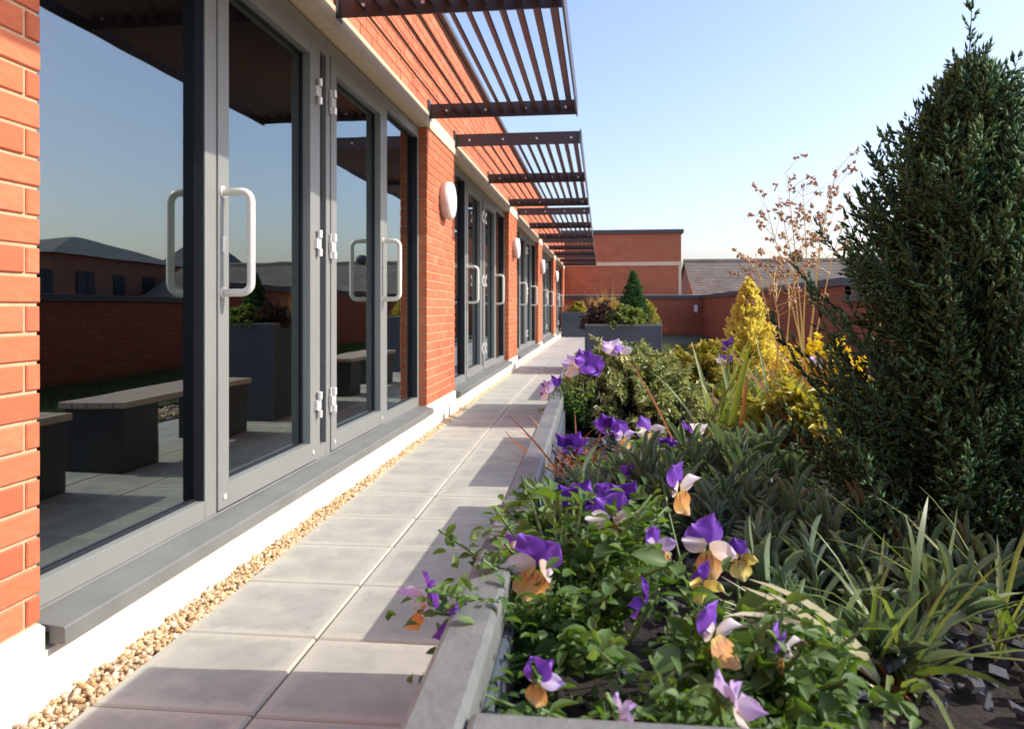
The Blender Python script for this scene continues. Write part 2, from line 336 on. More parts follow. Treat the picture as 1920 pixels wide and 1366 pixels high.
# gravel margin along the plinth: a bed of loose pebbles
def ico():
    t = (1 + 5 ** .5) / 2
    v = unit(np.array([(-1,t,0),(1,t,0),(-1,-t,0),(1,-t,0),(0,-1,t),(0,1,t),(0,-1,-t),(0,1,-t),(t,0,-1),(t,0,1),(-t,0,-1),(-t,0,1)], float))
    f = np.array([(0,11,5),(0,5,1),(0,1,7),(0,7,10),(0,10,11),(1,5,9),(5,11,4),(11,10,2),(10,7,6),(7,1,8),(3,9,4),(3,4,2),(3,2,6),(3,6,8),(3,8,9),(4,9,5),(2,4,11),(6,2,10),(8,6,7),(9,8,1)])
    return v, f
IV, IF = ico()
def pebbles(T, size, flat=.7, jit=.28):
    k = len(T); V = np.repeat(IV[None], k, 0) * (1 + rng.uniform(-jit, jit, (k, 12, 1)))
    sc = np.stack([size * rng.uniform(.8, 1.3, k), size * rng.uniform(.7, 1.1, k), size * flat * rng.uniform(.7, 1.2, k)], 1)
    V = V * sc[:, None]
    q = unit(rng.normal(size=(k, 3))); a = rng.uniform(0, 6.28, k)
    K = np.zeros((k, 3, 3)); K[:,0,1] = -q[:,2]; K[:,0,2] = q[:,1]; K[:,1,0] = q[:,2]; K[:,1,2] = -q[:,0]; K[:,2,0] = -q[:,1]; K[:,2,1] = q[:,0]
    Rm = np.eye(3) + np.sin(a)[:, None, None] * K + (1 - np.cos(a))[:, None, None] * (K @ K)
    V = np.einsum('kij,kvj->kvi', Rm, V) + T[:, None]
    return V.reshape(-1, 3), (IF[None] + (np.arange(k) * 12)[:, None, None]).reshape(-1, 3), np.repeat(rng.random(k), 12), np.zeros(k * 12)
parts = []
for y0, y1, n, s in ((.6, 4, 3300, .0088), (4, 9, 2600, .0105), (9, 27.6, 4200, .013)):
    yy = rng.uniform(y0, y1, n); u = rng.random(n) ** .9
    xe = -1.302 + np.where(yy < 9, -.0148 * yy, -.133) * .72
    xx = -1.418 + (xe + 1.418) * u * 1.04
    zz = -.012 + .018 * rng.random(n) + .014 * (1 - u) * rng.random(n)
    parts.append(pebbles(np.stack([xx, yy, zz], 1), s * rng.uniform(.55, 1.35, n)))
tag(np_obj('gravel_margin', join(parts), M['gravel']), 'golden pebble gravel filling the strip between white plinth and paving', 'gravel', kind='stuff')
tag(MB().box(-1.42, -1.29, -4, 27.6, -.045, -.016).obj('gravel_bed', M['mortar']), kind='structure')

# ------------------------------------------------------------------ the brick building
bld = thing('brick_building', 'long red brick building with cream stone band, grey glazed doors and white plinth', 'building', (-1.43, 0, 0))
def child(o):                         # parts are written in world coordinates
    o.parent = bld; o.matrix_parent_inverse = Matrix.Translation((1.43, 0, 0)); return o
BAY, PIER, NB = 4.28, 1.17, 5
Y0 = 1.76
bays = [Y0 + i * (BAY + PIER) for i in range(NB)]
YEND = bays[-1] + BAY
ZP, ZS0, ZS1, ZT = .22, 2.52, 2.65, 3.60
child(MB().prism([(-1.8, -.3), (-1.418, -.3), (-1.418, .150), (-1.8, .150)], 'y', -4, YEND + 1.2).obj('plinth', M['plinth'], None, recalc=True))
for a, b in [(-4, Y0)] + [(q + BAY, q + BAY + PIER) for q in bays]: child(MB().prism([(-1.8, .150), (-1.4185, .150), (-1.4185, ZP - .008), (-1.436, ZP), (-1.8, ZP)], 'y', a, b).obj('plinth', M['plinth'], None, recalc=True))
def brick_mesh(L, H=.065, Dp=.1025):
    c = .0035; b = MB()           # local: y length, z height, front face at x = 0, back at -Dp
    o = [(-L/2, -H/2), (L/2, -H/2), (L/2, H/2), (-L/2, H/2)]; n = [(a - math.copysign(c, a), d - math.copysign(c, d)) for a, d in o]
    vs = [(-Dp, *p) for p in o] + [(-c, *p) for p in o] + [(0, *p) for p in n]
    b.add(vs, [(8, 9, 10, 11)] + [(a, (a+1) % 4, (a+1) % 4 + 4, a + 4) for a in range(4)] + [(a+4, (a+1) % 4 + 4, (a+1) % 4 + 8, a + 8) for a in range(4)])
    return b.mesh('brick', M['brick'])
BM = {}
def courses(ya, yb, za, zb, phase=0):
    """stretcher bond between two stopped ends: yields (ycentre, zcentre, length)"""
    n = round((zb - za) / .075); ch = (zb - za) / n
    for i in range(n):
        z = za + (i + .5) * ch; y = ya
        first = .1025 if (i + phase) % 2 else .215
        L = first
        while y < yb - .03:
            L = min(L, yb - y)
            if yb - (y + L) < .04: L = yb - y
            yield y + L / 2, z, L
            y += L + .010; L = .215
def pier(ya, yb, z0, z1, bricks, stuff, phase=0, ymin=-99):
    core = child(MB().box(-1.75, XB - .007, ya + .006, yb - .006, z0, z1).obj('pier', M['mortar']))
    for yc, z, L in courses(ya, yb, z0 + .004, z1, phase):
        if bricks and yc > ymin:
            k = round(L, 3)
            if k not in BM: BM[k] = brick_mesh(L)
            o = link(bpy.data.objects.new('brick', BM[k]), core)
            o.matrix_parent_inverse = Matrix.Identity(4)
            o.location = (XB + random.uniform(-.002, .001), yc, z)
            o.rotation_euler = (random.uniform(-.004, .004), random.uniform(-.003, .003), random.uniform(-.004, .004))
        else:
            j = random.uniform(-.0015, .001)
            stuff.box(XB - .1025, XB + j, yc - L/2, yc + L/2, z - .0325, z + .0325)
    return core
stuff = MB()
pier(.59, 1.76, ZP, ZS0, True, stuff, 0, 1.30)
pier(-4, -.0, ZP, ZS0, False, stuff)
child(MB().box(-1.75, XB - .012, .0, .59, ZP, ZS0).obj('infill_wall', M['mortar']))
for i in range(NB):
    ya = bays[i] + BAY
    pier(ya, ya + PIER, ZP, ZS0, i == 0, stuff, i % 2)
# upper wall
child(MB().box(-1.75, XB - .007, -4, YEND + PIER, ZS1, ZT).obj('upper_wall', M['mortar']))
for yc, z, L in courses(-4, YEND + PIER, ZS1 + .006, ZT):
    stuff.box(XB - .09, XB + random.uniform(-.0015, .001), yc - L/2, yc + L/2, z - .0325, z + .0325)
tag(child(stuff.obj('brickwork', M['brick_isl'])), kind='stuff')
for i in range(-1, 26):               # stone band, block by block
    a = Y0 - 1.17 + i * 1.0905
    if a > YEND + PIER: break
    child(MB().box(-1.74, XB + .012, a + .003, a + 1.0875, ZS0 + .002, ZS1).obj('stone_band', M['stone'], bevel=.003))
child(MB().box(-1.85, XB + .045, -4, YEND + PIER + .02, ZT + .002, ZT + .055).obj('coping', M['dark_cap'], bevel=.004))
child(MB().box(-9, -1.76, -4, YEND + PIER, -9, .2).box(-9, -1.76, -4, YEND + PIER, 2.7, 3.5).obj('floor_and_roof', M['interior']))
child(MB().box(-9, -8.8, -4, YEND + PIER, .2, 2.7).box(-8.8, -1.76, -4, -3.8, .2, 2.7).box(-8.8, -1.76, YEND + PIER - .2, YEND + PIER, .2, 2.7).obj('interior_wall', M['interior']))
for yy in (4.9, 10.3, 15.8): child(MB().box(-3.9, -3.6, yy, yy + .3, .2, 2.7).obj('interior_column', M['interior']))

ZF0, ZF1 = .225, 2.51
def frame_bay(i, ya):
    det = i < 3
    yb = ya + BAY; g = .003
    yc = (ya + yb) / 2
    m1, m2 = ya + .925, yb - .925            # outer mullions (start / end)
    f = MB()
    dp = XG - .03
    f.box(dp, XF, ya + g, ya + .045, ZF0, ZF1); f.box(dp, XF, yb - .045, yb - g, ZF0, ZF1)
    f.box(dp, XF, m1, m1 + .085, ZF0, ZF1); f.box(dp, XF, m2 - .085, m2, ZF0, ZF1)
    f.box(dp, XF, yc - .105, yc - .045, ZF0, ZF1); f.box(dp, XF, yc + .045, yc + .105, ZF0, ZF1)
    f.box(dp, XF - .03, yc - .045, yc + .045, ZF0 + .07, ZF1 - .1)
    f.box(dp, XF - .001, ya + .045, m1, ZF0, .295); f.box(dp, XF - .001, m2, yb - .045, ZF0, .295)
    f.box(dp, XF - .001, ya + .045, m1, ZF1 - .08, ZF1); f.box(dp, XF - .001, m2, yb - .045, ZF1 - .08, ZF1)
    f.box(dp, XF - .001, m1 + .085, yc - .105, ZF1 - .075, ZF1); f.box(dp, XF - .001, yc + .105, m2 - .085, ZF1 - .075, ZF1)
    f.box(dp, XF - .001, yc - .045, yc + .045, ZF0, ZF0 + .07); f.box(dp, XF - .001, yc - .045, yc + .045, ZF1 - .1, ZF1)
    fr = child(f.obj('window_frame', M['frame'], bevel=.002 if det else 0))
    def pane(a, b, z0, z1, par):
        o = MB().box(XG - .006, XG, a, b, z0, z1).obj('pane', M['glass'], par); return o
    pane(ya + .045, m1, .295, ZF1 - .08, fr); pane(m2, yb - .045, .295, ZF1 - .08, fr)
    for a, b in ((ya + .045, m1), (m2, yb - .045)):
        gk = MB()
        for q, dq in (((a, a + .008, .296, ZF1 - .081), .012), ((b - .006, b + .0005, .296, ZF1 - .081), .041), ((a + .0085, b - .0065, .295, .303), .012), ((a + .0085, b - .0065, ZF1 - .088, ZF1 - .08), .012)):  # deep black strip on the far edge paints in the mullion side's shade
            gk.box(XG + .0005, XG + dq, *q)
        gk.obj('gasket', M['gasket'], fr)
    gk = MB().box(XF - .028, XF - .022, yc - .035, yc + .035, ZF0 + .075, ZF1 - .105).obj('shadow_gap', M['gasket'], fr)
    # sill tray
    child(MB().prism([(XG - .03, ZF0 - .03), (XG - .03, ZF0 - .001), (XF - .001, ZF0 - .001), (XF + .002, ZF0 - .006), (-1.377, ZF0 - .016), (-1.372, ZF0 - .021), (-1.372, .165), (-1.416, .165), (-1.416, ZF0 - .03)], 'y', ya + .012, yb - .012).obj('sill', M['sill'], recalc=True))
    # two doors hinged on the centre mullion
    for s in (-1, 1):
        a, b = (m1 + .088, yc - .108) if s < 0 else (yc + .108, m2 - .088)
        z0, z1 = ZF0 + .008, ZF1 - .078; st = .085
        d = MB(); xb_, xf_ = XG - .02, XF + .006
        d.box(xb_, xf_, a, a + st, z0, z1); d.box(xb_, xf_, b - st, b, z0, z1)
        d.box(xb_, xf_ - .0005, a + st, b - st, z0, z0 + .095); d.box(xb_, xf_ - .0005, a + st, b - st, z1 - .085, z1)
        do = child(d.obj('door', M['frame'], bevel=.002 if det else 0))
        pane(a + st, b - st, z0 + .095, z1 - .085, do)
        gk = MB()
        A, B, C, Dd = a + st, b - st, z0 + .095, z1 - .085
        for q in ((A, A + .007, C, Dd), (B - .007, B, C, Dd), (A, B, C, C + .007), (A, B, Dd - .007, Dd)): gk.box(XG + .0005, XG + .01, *q)
        gk.obj('gasket', M['gasket'], do)
        hy = a + .035 if s < 0 else b - .035        # handle on the stile far from the hinges
        h = MB(); r = .0155; pts = [(XF + .004, hy, 1.49)]
        for k in range(5): t = k / 4 * math.pi / 2; pts.append((XF + .085 + .04 * math.sin(t), hy, 1.45 + .04 * math.cos(t)))
        for k in range(5): t = k / 4 * math.pi / 2; pts.append((XF + .085 + .04 * math.cos(t), hy, 1.13 - .04 * math.sin(t)))
        pts.append((XF + .004, hy, 1.09)); h.tube(pts, r, 12).obj('handle', M['handle'], do, True)
        if det:
            k = MB().tube([(XF + .006, hy, 1.305), (XF + .013, hy, 1.305)], .012, 14).box(XF + .006, XF + .012, hy - .009, hy + .009, 1.25, 1.30)
            k.obj('lock', M['alu'], do)
            for zz in (1.49, 1.09): MB().tube([(XF + .006, hy, zz), (XF + .011, hy, zz)], .024, 16).obj('handle_rose', M['alu'], do, False)
            for yy in (a + .05, b - .05): MB().tube([(XF + .006, yy, z0 + .045), (XF + .010, yy, z0 + .045)], .012, 12).obj('fixing_cap', M['alu'], do)
        hb = yc - .108 if s < 0 else yc + .108      # hinge line
        for zz in (.52, 1.37, 2.17):
            hm = MB()
            hm.box(XF + .003, XF + .022, hb - .030, hb + .030, zz - .028, zz + .026)
            hm.tube([(XF + .024, hb, zz - .068), (XF + .024, hb, zz - .030)], .014, 10); hm.tube([(XF + .024, hb, zz + .028), (XF + .024, hb, zz + .068)], .014, 10)
            hm.box(XF + .003, XF + .014, hb - s * .012 - .012, hb - s * .012 + .012, zz - .068, zz + .068)
            hm.obj('hinge', M['alu'], do, bevel=.002 if det else 0)
for i, ya in enumerate(bays): frame_bay(i, ya)

# wing that closes the terrace at the far end
wing = thing('brick_wing', 'taller red brick block with dark coping closing the end of the terrace', 'building', (.8, 29.2, 0))
def brick_tex(name, sc=1.0, c1=(.47, .125, .052), c2=(.38, .09, .038), mort=(.40, .24, .14)):
    m, nt, b, o = newmat(name); tc = nt.nodes.new('ShaderNodeTexCoord'); g = nt.nodes.new('ShaderNodeNewGeometry')
    sx = nt.nodes.new('ShaderNodeSeparateXYZ'); nt.links.new(g.outputs['Position'], sx.inputs[0])
    ad = nt.nodes.new('ShaderNodeMath'); nt.links.new(sx.outputs[0], ad.inputs[0]); nt.links.new(sx.outputs[1], ad.inputs[1])
    cb = nt.nodes.new('ShaderNodeCombineXYZ'); nt.links.new(ad.outputs[0], cb.inputs[0]); nt.links.new(sx.outputs[2], cb.inputs[1])
    t = nt.nodes.new('ShaderNodeTexBrick'); nt.links.new(cb.outputs[0], t.inputs['Vector'])
    t.inputs['Color1'].default_value = (*c1, 1); t.inputs['Color2'].default_value = (*c2, 1); t.inputs['Mortar'].default_value = (*mort, 1)
    t.inputs['Scale'].default_value = 1; t.inputs['Brick Width'].default_value = .225 * sc; t.inputs['Row Height'].default_value = .075 * sc; t.inputs['Mortar Size'].default_value = .008 * sc
    c = mixc(nt, .3, t.outputs['Color'], ramp(nt, noise(nt, 2.5, 5), [(.3, (.28, .075, .035)), (.7, (.55, .18, .09))]))
    nt.links.new(c, b.inputs['Base Color']); b.inputs['Roughness'].default_value = .85; return m
M['brick_tex'] = brick_tex('brick_far')
M['brick_dark'] = brick_tex('brick_old', 1.0, (.24, .10, .06), (.17, .075, .05), (.22, .17, .12))
def wpart(o, root): o.parent = root; o.matrix_parent_inverse = Matrix.Translation(-root.location); return o
wpart(MB().box(-1.6, 3.03, 29.2, 36, -9, 3.90).obj('wall', M['brick_tex']), wing)
wpart(MB().box(-1.62, 3.05, 29.17, 36.1, 2.66, 2.80).obj('stone_band', M['stone']), wing)
wpart(MB().box(-1.7, 3.12, 29.10, 36.1, 3.902, 4.04).obj('coping', M['dark_cap']), wing)
wpart(MB().box(2.93, 3.037, 29.185, 29.25, .2, 2.655).obj('corner_trim', M['stone']), wing)

# brise-soleil over each bay
def brise(i):
    ya, yb = bays[i] - .02, bays[i] + BAY + .06
    names = ['big-handled doors by the near pier', 'bay between the first and second round lamps', 'bay between the second and third round lamps',
             'bay past the third round lamp', 'last bay beside the taller brick block']
    t = thing('brise_soleil', 'dark brown slatted metal sunshade above the ' + names[i], 'sunshade', (XB, (ya + yb) / 2, 2.6), 'sunshades along the facade')
    z0, z1 = 2.605, 2.725; xo = -.205
    for k, yy in enumerate((ya, (ya + yb) / 2, yb)):
        b = MB().box(XB + .014, xo - .002, yy - .006, yy + .006, z0, z1)
        bo = wpart(b.obj('beam', M['louvre']), t)
        if i < 3:
            for q in range(4):
                xx = XB + .15 + q * .33
                MB().tube([(xx, yy - .006, z0 + .06), (xx, yy - .012, z0 + .06)], .011, 8).obj('bolt', M['alu'], bo)
        wpart(MB().box(XB + .002, XB + .013, yy - .05, yy + .05, z0 - .02, z1 + .03).obj('bracket', M['louvre']), t)
    wpart(MB().box(xo, xo + .012, ya - .03, yb + .03, z0 - .01, z1 + .012).obj('edge_plate', M['louvre']), t)
    nb = 12; pit = (xo - XB - .09) / nb
    for k in range(nb):
        xc = XB + .085 + (k + .5) * pit; hw = .034; th = .004
        c, s_ = math.cos(R(45)), math.sin(R(45)); zc = (z0 + z1) / 2
        a = (xc + hw * c, zc - hw * s_); b = (xc - hw * c, zc + hw * s_); n = (th * s_, th * c)
        pts = [(a[0] - n[0], a[1] - n[1]), (a[0] + n[0], a[1] + n[1]), (b[0] + n[0], b[1] + n[1]), (b[0] - n[0], b[1] - n[1])]
        wpart(MB().prism(pts, 'y', ya + .007, yb - .007).obj('louvre_blade', M['louvre'], recalc=True), t)
for i in range(NB): brise(i)

# round bulkhead lamps on the piers
LN = ['first pier past the double doors with the big handle', 'second pier along the facade', 'third pier along the facade', 'fourth pier along the facade']
for i in range(4):
    yc = bays[i] + BAY + PIER / 2 + .03
    t = thing('wall_lamp', 'round white bulkhead lamp on the ' + LN[i], 'lamp', (XB, yc, 2.0), 'round lamps on the brick piers')
    def disc(prof, name, mat):
        b = MB(); n = 40
        for (x, r) in prof: b.v += [(x, r * math.cos(2*math.pi*k/n), r * math.sin(2*math.pi*k/n)) for k in range(n)]
        for j in range(len(prof) - 1): b.f += [(j*n+k, j*n+(k+1) % n, (j+1)*n+(k+1) % n, (j+1)*n+k) for k in range(n)]
        b.f.append(tuple(range((len(prof)-1)*n, len(prof)*n))); return b.obj(name, mat, t, True)
    disc([(.003, .150), (.03, .165), (.062, .172), (.068, .166)], 'housing', M['lamp_body'])
    disc([(.066, .168), (.085, .166), (.098, .150), (.106, .10), (.108, .03)], 'diffuser', M['lamp_face'])

# ------------------------------------------------------------------ parapet, green roof strip
par = thing('parapet_wall', 'low red brick parapet with dark metal coping round the terrace', 'wall', (3.7, 12, 0))
XPAR, YPAR = 3.70, 28.15
bk = MB()
def wallrun(axis, p, a, b, z1, sgn):
    core = MB(); e = .1
    if axis == 'y': core.box(p + .007, p + .23, a, b, -9, z1)
    else: core.box(a, b, p + .007, p + .23, -9, z1)
    wpart(core.obj('wall', M['dark_mortar']), par)
    for yc, z, L in courses(a, b, -.04, z1):
        if axis == 'y': bk.box(p + random.uniform(-.001, .001), p + .1, yc - L/2, yc + L/2, z - .0325, z + .0325)
        else: bk.box(yc - L/2, yc + L/2, p + random.uniform(-.001, .001), p + .1, z - .0325, z + .0325)
wallrun('y', XPAR, -6, 12, 1.12, 1); wallrun('y', XPAR, 12, YPAR + .2, 1.37, 1); wallrun('x', YPAR, -1.40, XPAR - .01, 1.37, 1)
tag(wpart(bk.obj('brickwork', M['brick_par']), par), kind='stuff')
wpart(MB().box(XPAR - .05, XPAR + .28, -6, 11.99, 1.122, 1.21).obj('coping', M['dark_cap'], bevel=.005), par)
wpart(MB().box(XPAR - .05, XPAR + .28, 12, YPAR + .28, 1.372, 1.50).obj('coping', M['dark_cap'], bevel=.005), par)
wpart(MB().box(-1.40, XPAR - .052, YPAR - .05, YPAR + .28, 1.373, 1.499).obj('coping', M['dark_cap'], bevel=.005), par)
wpart(MB().box(-1.39, XPAR - .06, YPAR - .055, YPAR + .27, 1.5005, 1.522).obj('lit_coping_top', M['stone']), par)  # pale strip paints in the sunlit top of the dark coping
t = thing('parapet_lamp', 'small pale box lamp fixed to the parapet near its corner', 'lamp', (3.45, YPAR - .03, 1.0))
MB().box(-.07, .07, -.05, .03, -.14, .14).obj('lamp_body', M['lamp_body'], t, bevel=.01)
MB().box(-.05, .05, -.062, -.051, -.11, .11).obj('diffuser', M['lamp_face'], t)
tag(MB().box(.95, 1.35, -4, 27.6, -.045, -.02).obj('pebble_bed', M['terrace']), kind='structure')
tag(MB().box(1.35, XPAR, -4, YPAR, -.045, .03).obj('turf', M['turf_base']), kind='structure')
n = 3500; T = np.stack([rng.uniform(.96, 1.34, n), rng.uniform(1, 14, n), rng.uniform(-.012, .01, n)], 1)
tag(np_obj('drainage_gravel', pebbles(T, rng.uniform(.012, .026, n)), M['gravel']), 'loose pale pebbles edging the green roof turf', 'gravel', kind='stuff')
n = 26000; T = np.stack([rng.uniform(1.36, 3.68, n), rng.uniform(0, 20, n), np.full(n, .028)], 1)
D = np.stack([rng.normal(0, .5, n), rng.normal(0, .5, n), np.ones(n)], 1)
tag(np_obj('roof_grass', scatter(*NEEDLE, T, D, rng.normal(size=(n, 3)), rng.uniform(.05, .13, n), .012), M['grass']), 'green roof grass between the pebble edging and the parapet', 'grass', kind='stuff')

# ------------------------------------------------------------------ benches and planters
def bench(ya, yb, label):
    t = thing('bench', label, 'bench', (.13 + drift((ya + yb) / 2), (ya + yb) / 2, 0), 'low benches between the planters')
    L = yb - ya; w = .46
    for k in range(5):
        x0 = -w/2 + k * w/5; MB().box(x0 + .004, x0 + w/5 - .004, -L/2, L/2, .405, .445).obj('seat_plank', M['wood'], t, bevel=.004)
    for e in (-1, 1):
        MB().box(-w/2 + .03, w/2 - .03, e * (L/2 - .02) - (.36 if e > 0 else 0), e * (L/2 - .02) + (0 if e > 0 else .36), .002, .404).obj('leg', M['dark_block'], t, bevel=.005)
bench(2.29, 3.87, 'low timber bench on black blocks beside the flower-filled planter')
bench(4.30, 5.95, 'low timber bench on black blocks, next to the square planter with a small cone conifer')
bench(8.35, 10.15, 'low timber bench on black blocks beyond the second slate planter')
def planter(name, cx, cy, lx, ly, h, label, ribs=True, soil=.065, group='slate grey planters'):
    t = thing(name, label, 'planter', (cx, cy, 0), group); tk = .022; a, b = lx/2, ly/2
    bd = MB()
    bd.box(-a, -a + tk, -b, b, .002, h - .022); bd.box(a - tk, a, -b, b, .002, h - .022); bd.box(-a + tk, a - tk, -b, -b + tk, .002, h - .022); bd.box(-a + tk, a - tk, b - tk, b, .002, h - .022)
    bd.box(-a + tk, a - tk, -b + tk, b - tk, .002, .03)
    bd.obj('box', M['planter'], t, bevel=.003)
    if ribs:
        rb = MB(); k = -b + .03
        while k < b - .03: rb.box(-a - .005, -a + .001, k, k + .02, .03, h - .05); k += .04
        tag(rb.obj('ribs', M['planter'], t), kind='stuff')
    e = .003; rw = .019
    for nm, q in (('l', (-a - e, -a + rw, -b - e, b + e)), ('r', (a - rw, a + e, -b - e, b + e)), ('f', (-a + rw + .0005, a - rw - .0005, -b - e, -b + rw)), ('k', (-a + rw + .0005, a - rw - .0005, b - rw, b + e))):
        MB().box(*q, h - .021, h).obj('rim', M['rim'], t, bevel=.003)
    nx, ny = 24, 48; so = MB(); A, B = a - tk - .001, b - tk - .001
    so.v = [(-A + 2*A*i/nx, -B + 2*B*j/ny, h - soil + random.uniform(-.008, .008)) for j in range(ny + 1) for i in range(nx + 1)]
    so.f = [(j*(nx+1)+i, j*(nx+1)+i+1, (j+1)*(nx+1)+i+1, (j+1)*(nx+1)+i) for j in range(ny) for i in range(nx)]
    s = so.obj('soil', M['soil'], t, True)
    return t, s
PX, PY, PH = .246, 1.167, .89
pl1, soil1 = planter('planter', PX, PY, .65, 1.848, PH, 'slate grey planter with pale rim full of violas, shrubs and a tall dark conifer')
pl1.rotation_euler[2] = R(.86)
pl2, soil2 = planter('planter', .185, 7.24, .65, 1.53, .89, 'dark slate planter holding a small cone conifer and plum-leaved shrub beside the path')
pl3, _ = planter('planter', .10, 12.4, .65, 1.45, .89, 'dark slate planter with low gold shrubs behind the one holding the cone conifer')
pl5, _ = planter('planter', -.96, 26.9, .86, 1.2, .89, 'dark slate planter with gold plant standing across the end of the path', ribs=False)
# slate chips lying on the soil
chips = []
for q in range(4):
    b = MB(); n = 6; ang = sorted(random.uniform(0, 6.28) for _ in range(n)); rr = [random.uniform(.6, 1.1) for _ in range(n)]
    top = [(rr[k] * math.cos(ang[k]) * .88, rr[k] * math.sin(ang[k]) * .6 * .88, .16 + random.uniform(-.04, .06)) for k in range(n)]
    bot = [(rr[k] * math.cos(ang[k]), rr[k] * math.sin(ang[k]) * .6, -.12) for k in range(n)]
    b.v = bot + top; b.f = [tuple(range(n))[::-1], tuple(range(n, 2*n))] + [(k, (k+1) % n, (k+1) % n + n, k + n) for k in range(n)]
    chips.append(b.mesh('slate_chip', M['slate']))
for k in range(290):
    X, Y = random.uniform(.05, .50), random.uniform(.272, .66)
    o = link(bpy.data.objects.new('slate_chip', chips[k % 4]), soil1)
    o.location = (X - PX, Y - PY, PH - .065 + random.uniform(.002, .022)); s = random.uniform(.007, .0165)
    o.scale = (s, s, s); o.rotation_euler = (random.gauss(0, .35), random.gauss(0, .35), random.uniform(0, 6.28))

k = 1500; T = np.stack([rng.uniform(-.30, .29, k), rng.uniform(-.88, .85, k), rng.uniform(PH - .068, PH - .058, k)], 1)
tag(np_obj('slate_crumbs', pebbles(T, rng.uniform(.0025, .009, k), .4, .35), M['slate'], soil1), kind='stuff')
# ------------------------------------------------------------------ plants
ZSOIL = PH - .065
def rvec(k, z0=-1, z1=1):
    a = rng.uniform(0, 2*np.pi, k); z = rng.uniform(z0, z1, k); r = np.sqrt(np.maximum(0, 1 - z*z)); return np.stack([r*np.cos(a), r*np.sin(a), z], 1)
def conifer(name, label, cat, loc, h, rad, mat, nb, ntw, nn, nl, nw, profile, upright=.8, seed=1, stray=.18, group=None, leaders=()):
    """trunk, limbs that climb outwards, twigs along each limb, scale leaves along each twig"""
    g = np.random.default_rng(seed); t = thing(name, label, cat, loc, group)
    MB().tube([(0, 0, -.02), (.004, .003, h*.4), (-.003, 0, h*.75)], [h*.022, h*.014, h*.005], 8).obj('trunk', M['tree_bark'], t)
    limbs = []; parts = []
    zs = np.sort(g.random(nb) ** .92)
    paths = []
    for q in range(nb):
        u = zs[q]; a = q * 2.39996 + g.normal(0, .25); r = profile(u) * rad * (1 + g.normal(0, stray)); r = max(r, .06 * rad)
        d = np.array([math.cos(a), math.sin(a), 0]); zt = u * h; up = upright * (.9 * r + .05 * h) * g.uniform(.7, 1.3)
        z0 = max(.02 * h, zt - up); p0 = np.array([0, 0, min(z0, .9 * h)]); p2 = d * r + np.array([0, 0, zt])
        p1 = p0 * .5 + p2 * .5 + d * r * .12 - np.array([0, 0, .12 * up])
        paths.append((p0, p1, p2, r + .25 * up))
    for (lx, ly, lz, ux) in leaders:
        p0 = np.array([lx * .3, ly * .3, lz * .62]); p2 = np.array([lx, ly, lz]); paths.append((p0, (p0 + p2) / 2 + np.array([ux, 0, 0]), p2, (lz - p0[2]) * .9))
    br = MB()
    Ts, Ds, Ls = [], [], []
    for p0, p1, p2, r in paths:
        s = np.linspace(0, 1, 8)[:, None]; cur = (1-s)**2 * p0 + 2*s*(1-s) * p1 + s*s * p2
        br.tube([tuple(c) for c in cur[::2]] + [tuple(cur[-1])], [r*.007 + .0004]*4 + [.0003], 4, False)
        tt = g.uniform(.15, 1.0, ntw) ** .75; tt[0] = 1.0; tt = tt[:, None]
        b = (1-tt)**2 * p0 + 2*tt*(1-tt) * p1 + tt*tt * p2; tan = unit(2*(1-tt) * (p1 - p0) + 2*tt * (p2 - p1))
        side = unit(g.normal(size=(ntw, 3))); side = side - (side * tan).sum(1, keepdims=True) * tan
        dr = unit(tan * .9 + unit(side) * g.uniform(.25, .9, (ntw, 1)) + np.array([0, 0, .35 * upright])); dr[0] = tan[0]
        ln = r * g.uniform(.24, .48, ntw) * (1.15 - .45 * tt[:, 0])
        Ts.append(b); Ds.append(dr); Ls.append(ln)
    B = np.concatenate(Ts); Dr = np.concatenate(Ds); Ln = np.concatenate(Ls); k = len(B)
    tw = g.random(k)
    v = np.tile(np.linspace(.03, 1, nn), k); Bq = np.repeat(B, nn, 0); Dq = np.repeat(Dr, nn, 0); Lq = np.repeat(Ln, nn)
    sid = unit(g.normal(size=(k*nn, 3))); sid = unit(sid - (sid * Dq).sum(1, keepdims=True) * Dq)
    T = Bq + Dq * (Lq * v)[:, None]; dd = unit(Dq * g.uniform(.55, 1.0, (k*nn, 1)) + sid * g.uniform(.25, .75, (k*nn, 1)) * (1.15 - v)[:, None])
    L = nl * g.uniform(.7, 1.35, k*nn) * (1.1 - .35 * v)
    rn = np.clip(np.repeat(tw, nn) * .55 + g.random(k*nn) * .35 + v * .1, 0, 1)
    br.obj('branches', M['tree_bark'], t)
    np_obj('crown', scatter(*NEEDLE, T, dd, g.normal(size=(k*nn, 3)), L, nw, rn), mat, t)
    return t
SPIN = (np.array([(0, 0, 0), (-.5, .38, -.25), (.5, .38, -.25), (0, .38, .5), (0, 1, 0)]) * [1, 1, .22], np.array([(0, 2, 1), (0, 3, 2), (0, 1, 3), (1, 2, 4), (2, 3, 4), (3, 1, 4)]))
